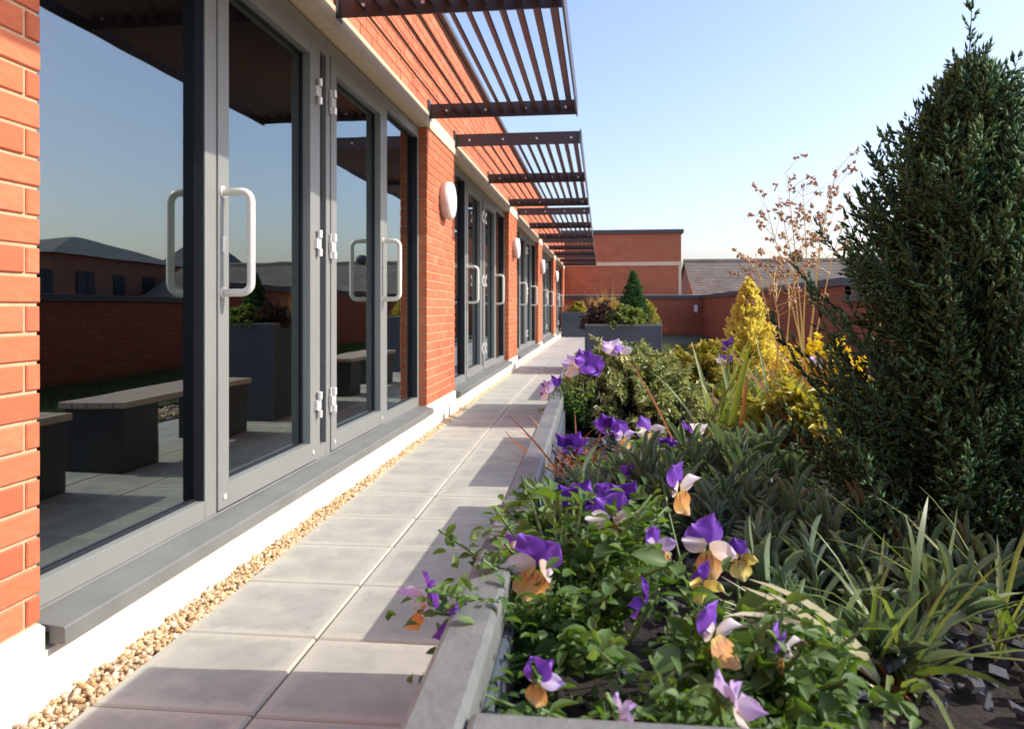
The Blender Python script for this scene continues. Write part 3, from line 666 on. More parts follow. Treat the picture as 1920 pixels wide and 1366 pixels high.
def plume_conifer(name, label, loc, h, rad, npl, mat, profile, seed, extra):
    g = np.random.default_rng(seed); t = thing(name, label, 'conifer', loc)
    MB().tube([(0, 0, -.02), (.004, .003, h*.4), (-.002, 0, h*.9)], [h*.020, h*.012, h*.003], 8).obj('trunk', M['tree_bark'], t)
    br = MB(); T, D, L, W, Rn = [], [], [], [], []
    def plume(p0, p1, p2, ln, tone, ns):
        # feather: an axis with side shoots angled forward, shortening to the tip, each shoot with a few branchlets
        ss = np.linspace(0, 1, 6)[:, None]; cur = (1-ss)**2 * p0 + 2*ss*(1-ss) * p1 + ss*ss * p2
        br.tube([tuple(c) for c in cur], [.0011, .001, .0008, .0006, .0005, .0003], 3, False)
        s = np.linspace(.22, 1, ns) + g.normal(0, .015, ns); s = np.clip(s, .1, 1)[:, None]
        b = (1-s)**2 * p0 + 2*s*(1-s) * p1 + s*s * p2; tan = unit(2*(1-s) * (p1 - p0) + 2*s * (p2 - p1))
        ref = unit(g.normal(size=3)); sd = unit(np.cross(tan, ref)) * np.where(np.arange(ns) % 2, 1, -1)[:, None]; tw = unit(np.cross(tan, sd)) * g.normal(0, .45, (ns, 1))
        dr = unit(tan * g.uniform(.75, 1.25, (ns, 1)) + (sd + tw) * .75); dr[-1] = tan[-1]
        sl = ln * (1.12 - .72 * s[:, 0]) * g.uniform(.65, 1.25, ns)
        for j in range(ns):
            nb = max(4, int(sl[j] / .0021)); v = np.linspace(.0, .92, nb)
            q = b[j] + dr[j] * (v * sl[j])[:, None]; si = unit(g.normal(size=(nb, 3))); dd = unit(dr[j] * 1.0 + si * .48); dd[-1] = dr[j]
            T.append(q); D.append(dd); L.append(.0074 * g.uniform(.7, 1.25, nb)); W.append(np.full(nb, .0031) * g.uniform(.8, 1.2, nb)); Rn.append(np.clip(tone + .30 * s[j, 0] * v + g.normal(0, .10, nb), 0, 1))
    for q in range(npl):
        u = g.random() ** .95; a = q * 2.39996 + g.normal(0, .3); r = profile(u) * rad * (1 + g.normal(0, .20)) * (g.choice((1, 1, 1, 1.12, 1.25)) if g.random() < .55 else g.uniform(.35, .85))
        d = np.array([math.cos(a), math.sin(a), 0]); zt = u * h * .93; rise = g.uniform(.35, 1.0) * (.5 * r + .035)
        e = d * r + np.array([0, 0, zt + .25 * rise]); p0 = d * r * .22 + np.array([0, 0, max(.004, zt - rise)]); p1 = p0 * .45 + e * .55 + d * r * .16 - np.array([0, 0, .2 * rise])
        plume(p0, p1, e, .024 * g.uniform(.6, 1.35), g.random() * .65, int(g.integers(10, 16)))
    for (x, y, z, dx, dz) in extra:
        e = np.array([x, y, z]); p0 = e - np.array([dx, 0, dz]); plume(p0, (p0 + e) / 2 + np.array([-dx * .2, 0, 0]), e, .017, .35, 15)
    br.obj('branches', M['twig'], t)
    T, D = np.concatenate(T), np.concatenate(D); k = len(T)
    np_obj('crown', scatter(*SPIN, T, D, g.normal(size=(k, 3)), np.concatenate(L), np.concatenate(W), np.concatenate(Rn)), mat, t, True); return t
prof_cone = lambda u: (1 - u) ** .85 * (.8 + .2 * min(1, u * 5)) + .03
prof_egg = lambda u: float(np.interp(u, (0, .15, .36, .6, .78, .9, 1), (1.02, 1.06, 1.0, .82, .58, .30, .05)))
plume_conifer('conifer', 'tall dark green conifer with feathery upright sprays in the flower planter', (.300, .65, ZSOIL), .425, .102, 1000, M['conifer'], prof_egg, 3,
    ((0, 0, .448, .004, .10), (.012, .0, .415, .012, .05), (-.008, .01, .41, -.006, .05), (.040, .01, .408, .02, .08), (.060, .0, .395, .02, .09), (-.030, 0, .375, -.015, .06), (-.055, .01, .345, -.02, .06), (-.078, 0, .335, -.02, .06),
     (-.085, .0, .295, -.03, .06), (.03, -.01, .385, .01, .07), (-.015, -.02, .385, -.01, .06), (.02, .01, .40, .01, .07)))
conifer('golden_conifer', 'small golden yellow cone conifer behind the grey-green mound shrub', 'conifer', (.36, 1.90, ZSOIL), .275, .080, M['gold_conifer'], 300, 8, 18, .0075, .0052, prof_cone, .45, 5, .12)
conifer('cone_conifer', 'small dark green cone-shaped conifer in the second slate planter', 'conifer', (.29, 7.0, .80), .56, .155, M['conifer'], 220, 8, 12, .026, .012, prof_cone, .7, 8, .1)

def mound(name, label, cat, loc, rx, ry, h, mat, nst, nlf, L, W, seed, tmpl=LEAF_SMALL, spread=.6, up=.5, open_=.35, group=None, stem_mat='tree_bark', part='foliage', lump=.16):
    """shrub: stems from one crown, leaves in whorls towards the stem tips"""
    g = np.random.default_rng(seed); t = thing(name, label, cat, loc, group); st = MB(); Ts, Ds = [], []
    lob = unit(g.normal(size=(9, 3))); lw = g.uniform(-lump, lump, 9)
    for q in range(nst):
        d = unit(np.array([g.normal(), g.normal(), abs(g.normal()) * .9 + .12])); d = d / np.linalg.norm(d)
        k = 1 + (np.maximum(0, lob @ d) ** 4 * lw).sum() + g.normal(0, .07)
        e = d * np.array([rx, ry, h]) * k * g.uniform(1 - open_ * .6, 1.05); p1 = e * np.array([.45, .45, .7])
        st.tube([(0, 0, -.01), tuple(p1), tuple(e)], [.0022, .0015, .0008], 3, False)
        s = g.uniform(.35, 1.0, nlf) ** .6; s[0] = 1; s = s[:, None]
        b = 2*s*(1-s) * p1 + s*s * e; tan = unit(2*(1-s) * p1 + 2*s * (e - p1))
        sd = unit(g.normal(size=(nlf, 3))); Ts.append(b); Ds.append(unit(tan * up + sd * spread))
    T = np.concatenate(Ts); D = np.concatenate(Ds); k = len(T)
    st.obj('stems', M[stem_mat], t)
    N = unit(g.normal(size=(k, 3)) * .7 + np.array([0, 0, 1.0]))
    rn = np.clip(np.repeat(g.random(nst), nlf) * .5 + g.random(k) * .5, 0, 1)
    np_obj(part, scatter(*tmpl, T, D, N, L * g.uniform(.65, 1.3, k), W * g.uniform(.75, 1.2, k), rn), mat, t, True)
    return t
mound('shrub', 'rounded grey-green shrub with tiny leaves spilling over the planter rim', 'shrub', (.055, 1.36, ZSOIL + .005), .150, .19, .125, M['hebe'], 620, 34, .0105, .0064, 11, up=.75, spread=.75, open_=.22)
mound('shrub', 'low bronze and gold leaved shrub behind the grey-green mound', 'shrub', (.235, 1.78, ZSOIL), .11, .10, .13, M['gold_leaf'], 120, 26, .014, .009, 12)
mound('shrub', 'bright yellow flowering clump next to the tall dark conifer', 'shrub', (.435, 1.52, ZSOIL), .12, .12, .145, M['yellow_fl'], 130, 22, .0125, .009, 13, up=.5, spread=.9)
mound('shrub', 'yellow-green leafy clump at the foot of the tall dark conifer', 'shrub', (.30, 1.08, ZSOIL), .13, .13, .10, M['gold_leaf'], 110, 20, .022, .008, 14, tmpl=LEAF_LANCE, up=.9, spread=.6)
# silver-leaved clumps: upright stems with narrow leaves in rosettes
def rosettes(name, label, loc, rx, ry, h, nst, nlf, L, W, seed, mat='lavender', group=None, tilt=.35, cat='plant'):
    g = np.random.default_rng(seed); t = thing(name, label, cat, loc, group); st = MB(); Ts, Ds, Ns, Ls, rs = [], [], [], [], []
    for q in range(nst):
        a = g.uniform(0, 6.28); r = math.sqrt(g.random()); b = np.array([rx * r * math.cos(a), ry * r * math.sin(a), 0]); H = h * g.uniform(.40, 1.15) * (1 - .3 * r)
        ax = unit(np.array([math.cos(a) * r * tilt + g.normal(0, .1), math.sin(a) * r * tilt + g.normal(0, .1), 1.0]))
        top = b + ax * H; st.tube([tuple(b * .6), tuple(b + ax * H * .5), tuple(top)], [.003, .0024, .0014], 4, False)
        s = np.linspace(.25, 1, nlf) + g.normal(0, .02, nlf); phi = np.arange(nlf) * 2.4 + g.uniform(0, 6.28)
        open_ = (.95 - .72 * np.clip(s, 0, 1)) * g.uniform(.6, 1.35, nlf)
        u1 = unit(np.cross(ax, [1, .2, 0])); u2 = np.cross(ax, u1)
        rad = np.cos(phi)[:, None] * u1 + np.sin(phi)[:, None] * u2
        d = unit(ax * 1.0 + rad * open_[:, None]); Ts.append(b + ax * (H * s)[:, None] * .96); Ds.append(d); Ns.append(unit(ax[None] * .9 - rad * .5))
        Ls.append(L * g.uniform(.55, 1.3) * g.uniform(.6, 1.3, nlf) * (1.15 - .35 * s)); rs.append(np.full(nlf, g.random()) * .6 + g.random(nlf) * .4)
    st.obj('stems', M['stem'], t)
    T = np.concatenate(Ts); L_ = np.concatenate(Ls)
    np_obj('foliage', scatter(*LEAF_BLUNT, T, np.concatenate(Ds), np.concatenate(Ns), L_, W * (L_ / L), np.concatenate(rs)), M[mat], t, True); return t
SG = 'silver-leaved clumps in the flower planter'
rosettes('leafy_clump', 'silver-green narrow-leaved clump just behind the largest purple violas', (.060, .70, ZSOIL), .085, .075, .055, 44, 13, .034, .0036, 21, group=SG)
rosettes('leafy_clump', 'silver-green narrow-leaved clump in the middle of the flower planter', (.155, .60, ZSOIL), .065, .08, .062, 34, 13, .032, .0034, 22, group=SG)
rosettes('leafy_clump', 'silver-green clump with open rosettes beside the bleached grass blades', (.150, .47, ZSOIL), .055, .05, .060, 16, 16, .032, .0038, 23, group=SG, tilt=.8)
rosettes('leafy_clump', 'small silver-green clump growing against the planter rim by the path', (-.035, .52, ZSOIL + .015), .016, .03, .085, 7, 10, .032, .0040, 24, group=SG)
rosettes('leafy_clump', 'shaded silver-green clump at the foot of the dark conifer', (.235, .53, ZSOIL), .03, .03, .045, 7, 12, .030, .0034, 25, group=SG, tilt=.6)
rosettes('leafy_clump', 'silver-green clump in front of the tall strap leaves', (.14, .86, ZSOIL), .08, .06, .050, 24, 13, .040, .0042, 26, group=SG)

# grasses and strap leaves
def blades(loc, n, L, W, spread, droop, seed, base=.02, lean=(0, 0), segs=7):
    """arching blades from a tuft: returns scatter-style arrays"""
    g = np.random.default_rng(seed); parts = []
    tv, tf = BLADE
    for q in range(n):
        a = g.uniform(0, 6.28); l = L * g.uniform(.55, 1.15); wd = W * g.uniform(.7, 1.2)
        d = np.array([math.cos(a) * spread * g.random() + lean[0], math.sin(a) * spread * g.random() + lean[1], 1.0]); d = d / np.linalg.norm(d)
        h = np.array([d[0], d[1], 0]); h = h / (np.linalg.norm(h) + 1e-6)
        b = np.array([g.normal(0, base), g.normal(0, base), 0])
        sv = np.cross(h, [0, 0, 1]); dr = droop * g.uniform(.3, 1.3)
        tt = tv[:, 1]; y2 = tt ** 2
        P = b + d * (tt * l)[:, None] + h * (y2 * l * dr * .6)[:, None] - np.array([0, 0, 1.0]) * (y2 * l * dr)[:, None] + sv * (tv[:, 0] * wd)[:, None] + np.cross(sv, d) * (tv[:, 2] * wd)[:, None]
        parts.append((P, tf, np.full(len(tv), g.random()), tt))
    return join(parts)
def tuft(name, label, loc, n, L, W, spread, droop, mat, seed, base=.02, lean=(0, 0), group=None, cat='grass', dead=0):
    t = thing(name, label, cat, loc, group)
    d = blades(loc, n, L, W, spread, droop, seed, base, lean); np_obj('blades', d, M[mat], t, True)
    if dead: np_obj('dead_blades', blades(loc, dead, L * .8, W * .8, spread * 1.4, droop * 1.3, seed + 100, base, lean), M['dry'], t, True)
    return t
tuft('strap_leaved_plant', 'upright green strap-leaved plant beside the grey-green shrub', (.17, 1.06, ZSOIL), 22, .185, .0085, .75, .22, 'strap', 31, .025, (.08, 0), cat='plant', dead=6)
tuft('strap_leaved_plant', 'loose mix of green and straw strap leaves before the golden conifer', (.27, 1.25, ZSOIL), 44, .17, .007, .8, .25, 'strap', 32, .035, cat='plant', dead=30)
tuft('grass_tuft', 'dark green arching grass tuft with rusty base on the slate chips', (.150, .415, ZSOIL), 26, .125, .0032, 1.1, .45, 'strap', 33, .007, (.05, .05))
np_obj('dead_base', blades(None, 16, .03, .0045, 1.3, .3, 34, .006), M['rust'], bpy.data.objects['grass_tuft'], True)
tuft('bleached_grass', 'pale bleached grass blades lying out over the violas', (.135, .405, ZSOIL + .01), 12, .085, .0035, .25, .35, 'bleached', 35, .003, (-1.3, .25))
tuft('dry_grass', 'dry straw and green blades below the seed heads', (.36, 1.40, ZSOIL), 34, .19, .005, .8, .25, 'dry', 36, .035)
tuft('dry_twigs', 'dry rusty brown stalks drooping over the planter rim onto the path side', (-.03, .86, ZSOIL + .02), 34, .085, .0026, 1.3, .5, 'rust', 37, .016, (-.5, .1), cat='plant')
tuft('dry_twigs', 'brown dried leaves heaped inside the rim below the grey-green shrub', (-.02, .74, ZSOIL), 70, .04, .006, 1.8, .5, 'rust', 38, .028, cat='plant')
tuft('grass_tuft', 'thin dark grass blades arching in front of the tall conifer', (.235, .47, ZSOIL), 18, .15, .0034, .9, .5, 'strap', 39, .01, (.1, .1))

def strips(parent, name, curves, W, mat, seed):
    g = np.random.default_rng(seed); parts = []; tv, tf = BLADE
    for c in curves:
        a, b, e = (np.array(q) for q in c); tt = tv[:, 1:2]; o = np.array(parent.location)
        P = (1-tt)**2 * a + 2*tt*(1-tt) * (2*b - .5*(a + e)) + tt*tt * e; d = unit(e - a); sd = unit(np.cross(d, [0.15, -1, .35]))
        parts.append((P - o + sd * (tv[:, :1] * W * g.uniform(.8, 1.2)), tf, np.full(len(tv), g.random()), tv[:, 1]))
    return np_obj(name, join(parts), M[mat], parent, True)
bg = next(o for o in bpy.data.objects if o.name == 'bleached_grass')
B0 = (.1443, .41, .835)
strips(bg, 'long_blades', [(B0, (.113, .385, .8764), (.0686, .36, .9033)), (B0, (.1065, .38, .8743), (.0771, .36, .8974)), (B0, (.0965, .38, .8751), (.0565, .36, .8852)), (B0, (.099, .39, .8678), (.0593, .37, .8748)), (B0, (.110, .39, .870), (.066, .365, .898))], .0042, 'bleached', 1)
gt = next(o for o in bpy.data.objects if o.name == 'grass_tuft')
G0 = (.1587, .42, .832)
strips(gt, 'long_blades', [(G0, (.1901, .45, .8655), (.2134, .48, .9098)), (G0, (.1786, .45, .8862), (.1967, .48, .9157)), (G0, (.197, .44, .8608), (.2404, .46, .867)), (G0, (.1791, .40, .848), (.2039, .39, .840)), (G0, (.135, .43, .868), (.169, .44, .8728)), (G0, (.170, .43, .880), (.172, .45, .912))], .0042, 'strap', 2)
dt = next(o for o in bpy.data.objects if o.name == 'dry_twigs')
strips(dt, 'long_stalks', [((-.0398, .72, .870), (-.0638, .70, .9055), (-.0891, .70, .9302)), ((-.0436, .74, .870), (-.0734, .72, .8915), (-.0916, .70, .915)), ((-.0337, .70, .870), (-.0587, .70, .8831), (-.084, .70, .8925))], .0022, 'rust', 3)
sl = next(o for o in bpy.data.objects if o.name == 'strap_leaved_plant')
strips(sl, 'dead_stalk', [((.1036, .95, .83), (.0639, 1.05, .9169), (.0339, 1.15, .9544))], .0024, 'rust', 4)
strips(sl, 'straw_blade', [((.2803, 1.0, .82), (.2248, 1.05, .9117), (.1688, 1.1, .9818))], .0045, 'dry', 5)
# seed-head grass
def seedgrass(loc, tips, label, seed, grp=None):
    g = np.random.default_rng(seed); t = thing('seed_head_grass', label, 'grass', loc, grp); st = MB(); T, Sz = [], []
    for (x, y, z) in tips:
        p = [np.array([g.normal(0, .01), g.normal(0, .01), 0])]; e = np.array([x, y, z])
        for s in (.35, .7, 1): p.append(e * s + np.array([g.normal(0, .006), g.normal(0, .006), 0]) * s + np.array([x, y, 0]) * (s*s - s) * .6)
        st.tube([tuple(q) for q in p], [.0022, .0017, .0011, .0006], 5, False)
        for q in range(11):
            s = g.uniform(.62, 1.0); b = e * s + np.array([x, y, 0]) * (s*s - s) * .6; L = .13 * (1.15 - s) + .045 * g.random() + .018
            a = g.uniform(0, 6.28); d = unit(np.array([math.cos(a), math.sin(a), g.uniform(.3, 1.5)])); m = b + d * L * .6; en = b + d * L + np.array([0, 0, -.15 * L])
            st.tube([tuple(b), tuple(m), tuple(en)], [.0007, .0005, .0004], 3, False)
            for w_ in range(5):
                c = m + (en - m) * g.random() + unit(g.normal(size=3)) * .010 * g.random(); T.append(c); Sz.append(g.uniform(.0022, .0042))
                for _ in range(2): T.append(c + unit(g.normal(size=3)) * .0045); Sz.append(g.uniform(.0010, .0022))
    so = st.obj('stalks', M['seed'], t); so.data.materials[0] = M['straw_stalk']
    np_obj('seed_heads', pebbles(np.array(T), np.array(Sz), 1.0, .3), M['seed'], t)
    return t
M['straw_stalk'] = simple('straw_stalk', (.74, .58, .20), (.62, .46, .15), .55, 40)
seedgrass((.45, 1.72, ZSOIL), [(.070, .02, .52), (-.045, .01, .505), (-.095, -.02, .43), (.03, -.03, .42), (.10, .0, .44), (.0, .03, .47), (-.06, .02, .46)], 'tall straw grass with loose brown seed heads standing against the sky', 41)
seedgrass((.38, 1.62, ZSOIL), [(-.06, .0, .32), (-.03, -.03, .27), (.02, .0, .30)], 'shorter brown seed-head grass leaning beside the golden conifer', 42)

# violas ------------------------------------------------------------
def petal_mesh(name, mat, kind):
    g = np.random.default_rng(abs(hash(kind)) % 1000 if False else len(kind)); nu, nv = 9, 8; V = []; al = []
    for i in range(nv):
        t = i / (nv - 1)
        wd = {'upper': .50 * math.sin(math.pi * (.12 + .80 * t)) ** .8, 'side': .36 * math.sin(math.pi * (.13 + .80 * t)) ** .8, 'lower': .12 + .46 * math.sin(math.pi * (.08 + .72 * t))}[kind] * (1 if t < 1 else .55)
        for j in range(nu):
            s = j / (nu - 1) * 2 - 1
            ext = 1 - .16 * s * s * t
            V.append((wd * s, t * ext, .22 * t * t - .16 * (s * t) ** 2 + .075 * math.sin(4.3 * s + 2.5 * t) * t + .03 * math.sin(9 * s) * t * t)); al.append(t)
    F = [(i*nu+j, i*nu+j+1, (i+1)*nu+j+1, (i+1)*nu+j) for i in range(nv-1) for j in range(nu-1)]
    return mesh_np(name, np.array(V), np.array(F), mat, None, True, np.array(al))
PM = {(k, m): petal_mesh('petal', M[m], k) for k, m in (('upper', 'p_purple'), ('upper', 'p_violet'), ('upper', 'p_lilac'), ('side', 'p_white'), ('side', 'p_lilac'), ('side', 'p_purple'), ('side', 'p_yellow'), ('lower', 'p_orange'), ('lower', 'p_yellow'), ('lower', 'p_white'), ('lower', 'p_purple'))}
COLS = {'o': ('p_purple', 'p_white', 'p_orange'), 'y': ('p_purple', 'p_white', 'p_yellow'), 'l': ('p_lilac', 'p_lilac', 'p_white'), 'v': ('p_violet', 'p_purple', 'p_purple'), 'w': ('p_purple', 'p_lilac', 'p_orange'), 'b': ('p_violet', 'p_yellow', 'p_yellow')}
def flower(plant, pos, face, size, col, base):
    """pos, base in world space; face = direction the flower looks; petals are its sub-parts"""
    pos = Vector(pos); o_ = plant.location; f = Vector(face).normalized()
    up = Vector((0, 0, 1)); x = up.cross(f).normalized(); y = f.cross(x)
    Mx = Matrix((x, y, f)).transposed()
    st = MB(); b = Vector(base) - pos; back = -f * size * .18
    mid = b * .45 + Vector((0, 0, .35 * abs(b.z))) * .5 + back * 2
    crv = [b, b * .8 + mid * .25, mid, back * 2.2 + Vector((0, 0, .004)), back * .9]
    st.tube([tuple(p) for p in crv], [.0011, .0011, .001, .001, .0016], 5)
    for k in range(5):
        a = k * 1.2566; d = (x * math.cos(a) + y * math.sin(a)) * .9 + f * .5; st.tube([tuple(back), tuple(back + d * size * .20)], [.0016, .0003], 4)
    size *= 1.04
    fo = st.obj('flower', M['stem'], plant, True); fo.location = pos - o_
    u, s, l = COLS[col]
    for kind, m, ang, L, tilt, off in (('upper', u, 27, .56, -14, .0), ('upper', u, -29, .56, -26, -.03), ('side', s, 74, .54, 14, .04), ('side', s, -72, .54, 20, .05), ('lower', l, 180, .54, 24, .07)):
        po = link(bpy.data.objects.new('petal', PM[(kind, m)]), fo)
        a = R(ang + random.uniform(-14, 14)); t = R(tilt + random.uniform(-20, 24)); sc = size * L * random.uniform(.85, 1.12)
        lm = Mx.to_4x4() @ Matrix.Rotation(a, 4, 'Z') @ Matrix.Translation((0, .04 * size, off * size)) @ Matrix.Rotation(t, 4, 'X') @ Matrix.Diagonal((sc, sc, sc, 1))
        po.matrix_local = lm
    return fo
LV = [mesh_np('leaf', *(lambda d: (d[0], d[1]))(scatter(*LEAF_OVAL, np.zeros((1, 3)), np.array([[0, 1., 0]]), np.array([[0, 0, 1.]]), 1, .62)), M['viola_leaf'], np.full(15, r), True, np.tile(LEAF_OVAL[0][:, 1], 1)) for r in (.1, .35, .6, .9)]
def viola(label, loc, rx, ry, h, nleaf, flowers, seed, L=.0165, group='violas in the flower planter'):
    g = np.random.default_rng(seed); t = thing('viola_plant', label, 'flower plant', loc, group); st = MB()
    ns = max(10, nleaf // 6); stems = []
    for q in range(ns):
        a = g.uniform(0, 6.28); r = g.random() ** .5; e = np.array([rx * r * math.cos(a), ry * r * math.sin(a), h * g.uniform(.45, 1.0) * (1.05 - .25 * r)]); m = e * np.array([.35, .35, .6]); stems.append((m, e))
        st.tube([(0, 0, -.005), tuple(m), tuple(e)], [.0014, .0012, .0009], 5, False)
    st.obj('stems', M['stem'], t)
    for q in range(nleaf):
        m, e = stems[q % ns]; s = g.uniform(.3, 1.0); p = 2*s*(1-s) * m + s*s * e
        a = g.uniform(0, 6.28); d = unit(np.array([math.cos(a), math.sin(a), g.uniform(-.15, .9)])); nrm = unit(np.array([g.normal(0, .45), g.normal(0, .45), 1.0]))
        X = unit(np.cross(d, nrm)); Z = np.cross(X, d); l = L * g.choice((.6, .75, .9, 1.0, 1.2), p=(.2, .25, .25, .2, .1))
        o = link(bpy.data.objects.new('leaf', LV[int(g.integers(0, 4))]), t)
        mt = Matrix((( *(X * l * g.uniform(.8, 1.15)),), (*(d * l),), (*(Z * l),))).transposed().to_4x4(); mt.translation = Vector(p); o.matrix_local = mt
    k = nleaf * 8; q = g.integers(0, ns, k); s = g.uniform(.2, 1, k)[:, None]; m = np.array([a for a, _ in stems])[q]; e = np.array([b for _, b in stems])[q]
    T = 2*s*(1-s) * m + s*s * e + g.normal(0, .008, (k, 3)) * [1, 1, .5]; D = rvec(k, -.2, .9)
    np_obj('small_foliage', scatter(*LEAF_OVAL, T, D, unit(g.normal(size=(k, 3)) * .5 + [0, 0, 1]), L * .55 * g.uniform(.5, 1.2, k), L * .55 * .5), M['viola_leaf'], t, True)
    for (pos, face, size, col) in flowers:
        base = (loc[0] + (pos[0] - loc[0]) * .8, loc[1] + (pos[1] - loc[1]) * .8, loc[2] + h * .35)
        flower(t, pos, face, size, col, base)
    return t
viola('leafy viola with cream and orange faced purple flowers at the near planter corner', (-.020, .420, ZSOIL + .004), .078, .140, .100, 298, [
    ((-.0336, .40, .8916), (-.25, -1, -.10), .031, 'o'), ((.0055, .46, .9003), (.30, -1, -.05), .030, 'o'), ((-.0134, .50, .8991), (.35, .9, .15), .034, 'v'),
    ((-.0865, .37, .8808), (-.9, -.45, -.2), .028, 'w'), ((-.0651, .34, .8825), (-.8, .3, -.35), .020, 'v'), ((-.0469, .43, .8920), (-.6, .5, .3), .016, 'y'),
    ((-.0243, .29, .8850), (.3, .6, -.65), .016, 'w'), ((.0206, .36, .8911), (-.8, .2, -.3), .017, 'v'), ((.0061, .28, .8790), (.7, .1, -.6), .014, 'l'), ((.012, .505, .902), (-.3, .9, .2), .030, 'v'), ((-.052, .425, .893), (-.5, -.6, .4), .013, 'y'), ((.030, .43, .895), (.6, -.7, .1), .020, 'w')], 51)
viola('leafy viola with tall narrow purple and orange blooms near the front rim', (.075, .355, ZSOIL + .002), .058, .075, .066, 170, [
    ((.0573, .42, .8987), (.15, -1, -.15), .027, 'o'), ((.0797, .45, .8838), (.2, -1, -.1), .019, 'b'), ((.0519, .40, .8867), (.5, -.7, -.45), .019, 'b'),
    ((.0487, .34, .8859), (.8, -.65, -.2), .026, 'o'), ((.0784, .34, .8804), (.85, -.5, -.35), .018, 'o'), ((.0477, .28, .8850), (.9, .2, -.3), .018, 'l'), ((.0494, .50, .9116), (.75, -.6, -.15), .030, 'o')], 52)
viola('low leafy viola without open blooms just inside the front rim', (.030, .305, ZSOIL + .002), .095, .042, .055, 160, [], 56, .014)
viola('viola clump with mixed purple, cream and yellow flowers beside the brown dry stalks', (.035, .87, ZSOIL + .005), .085, .06, .06, 60, [
    ((-.0349, .85, .8737), (.1, .8, .6), .036, 'v'), ((.0090, .90, .8867), (.2, .9, .3), .036, 'v'), ((.0240, .885, .8787), (.6, -.7, -.1), .030, 'w'), ((.0559, .92, .8791), (.45, -.8, .2), .034, 'y'),
    ((.0605, .85, .8716), (.2, .5, -.6), .034, 'l'), ((.0720, .86, .8736), (.2, .8, .2), .026, 'v'), ((.1074, .90, .8834), (.7, .3, .4), .034, 'y'), ((.0288, .72, .8720), (-.2, .8, .2), .024, 'v')], 53, .018)
viola('pale and deep violet violas hanging over the far end of the planter rim', (-.045, 1.22, ZSOIL + .01), .035, .10, .085, 60, [
    ((-.0759, 1.15, .9067), (-.7, .3, .1), .034, 'v'), ((-.0834, 1.14, .9011), (-.6, -.6, -.1), .028, 'l'), ((-.0469, 1.25, .9338), (-.4, -.8, .2), .038, 'l'), ((-.0258, 1.22, .9389), (.2, -.9, .2), .042, 'v'),
    ((.0201, 1.30, .9555), (.3, -.8, .3), .042, 'l'), ((.0332, 1.28, .9513), (.6, -.6, .1), .032, 'y'), ((-.0087, 1.24, .9305), (-.2, -.8, .1), .034, 'v')], 54, .015)
viola('small violas half hidden among the strap leaves', (.27, 1.45, ZSOIL), .09, .10, .08, 40, [
    ((.2618, 1.60, .9510), (-.4, .5, .3), .032, 'v'), ((.2403, 1.50, .9225), (-.5, -.7, .0), .032, 'y'), ((.3215, 1.30, .8850), (.2, .6, .4), .030, 'v'), ((.4107, 1.50, .9240), (.4, -.6, .3), .034, 'l')], 55, .018)

# planting in the planters further along
mound('shrub', 'plum and green leaved shrub in the second slate planter', 'shrub', (.02, 6.70, .82), .21, .22, .27, M['purple_leaf'], 150, 22, .030, .018, 61)
mound('shrub', 'leafy green shrub at the foot of the small cone conifer', 'shrub', (.22, 6.62, .82), .17, .16, .20, M['strap'], 100, 20, .045, .014, 62, tmpl=LEAF_LANCE)
mound('shrub', 'golden variegated shrub at the right end of the second slate planter', 'shrub', (.42, 7.2, .80), .12, .2, .26, M['gold_leaf'], 80, 18, .035, .016, 63)
tuft('dry_grass', 'tawny feathery grass rising behind the plum-leaved shrub', (.06, 7.5, .80), 110, .50, .007, .55, .25, 'dry', 64, .06)
tuft('dry_grass', 'thin pink-brown stalks leaning out of the second slate planter', (.40, 6.62, .80), 26, .30, .006, .9, .4, 'rust', 65, .03, (.7, 0))
mound('shrub', 'gold and tan shrub filling the third slate planter', 'shrub', (.10, 12.2, .80), .28, .5, .34, M['gold_leaf'], 160, 22, .05, .025, 66)
tuft('dry_grass', 'tawny grass clump in the third slate planter', (.0, 11.9, .80), 90, .55, .010, .5, .3, 'dry', 67, .08)
mound('shrub', 'yellow-gold shrub in the planter across the path end', 'shrub', (-.82, 26.9, .80), .26, .4, .42, M['gold_leaf'], 170, 22, .07, .04, 68)
tuft('dry_grass', 'straw grass in the planter across the path end', (-1.15, 26.8, .80), 60, .5, .014, .6, .3, 'dry', 69, .08)

# ------------------------------------------------------------------ buildings beyond the terrace
def tiled(name, c1, c2):
    m, nt, b, o = newmat(name); tc = nt.nodes.new('ShaderNodeTexCoord'); t = nt.nodes.new('ShaderNodeTexBrick')
    g = nt.nodes.new('ShaderNodeNewGeometry'); sx = nt.nodes.new('ShaderNodeSeparateXYZ'); nt.links.new(g.outputs['Position'], sx.inputs[0])
    cb = nt.nodes.new('ShaderNodeCombineXYZ'); ad = nt.nodes.new('ShaderNodeMath'); nt.links.new(sx.outputs[0], ad.inputs[0]); nt.links.new(sx.outputs[1], ad.inputs[1])
    nt.links.new(ad.outputs[0], cb.inputs[0]); nt.links.new(sx.outputs[2], cb.inputs[1]); nt.links.new(cb.outputs[0], t.inputs['Vector'])
    t.inputs['Color1'].default_value = (*c1, 1); t.inputs['Color2'].default_value = (*c2, 1); t.inputs['Mortar'].default_value = (*(x * .35 for x in c2), 1)
    t.inputs['Scale'].default_value = 1; t.inputs['Brick Width'].default_value = .28; t.inputs['Row Height'].default_value = .085; t.inputs['Mortar Size'].default_value = .010
    c = mixc(nt, .5, t.outputs['Color'], ramp(nt, noise(nt, 1.4, 7, .7), [(.3, tuple(x * .55 for x in c2)), (.7, tuple(x * 1.3 for x in c1))]))
    nt.links.new(c, b.inputs['Base Color']); b.inputs['Roughness'].default_value = .9; return m
M['tile'] = tiled('grey_roof_tiles', (.24, .205, .165), (.16, .135, .11))
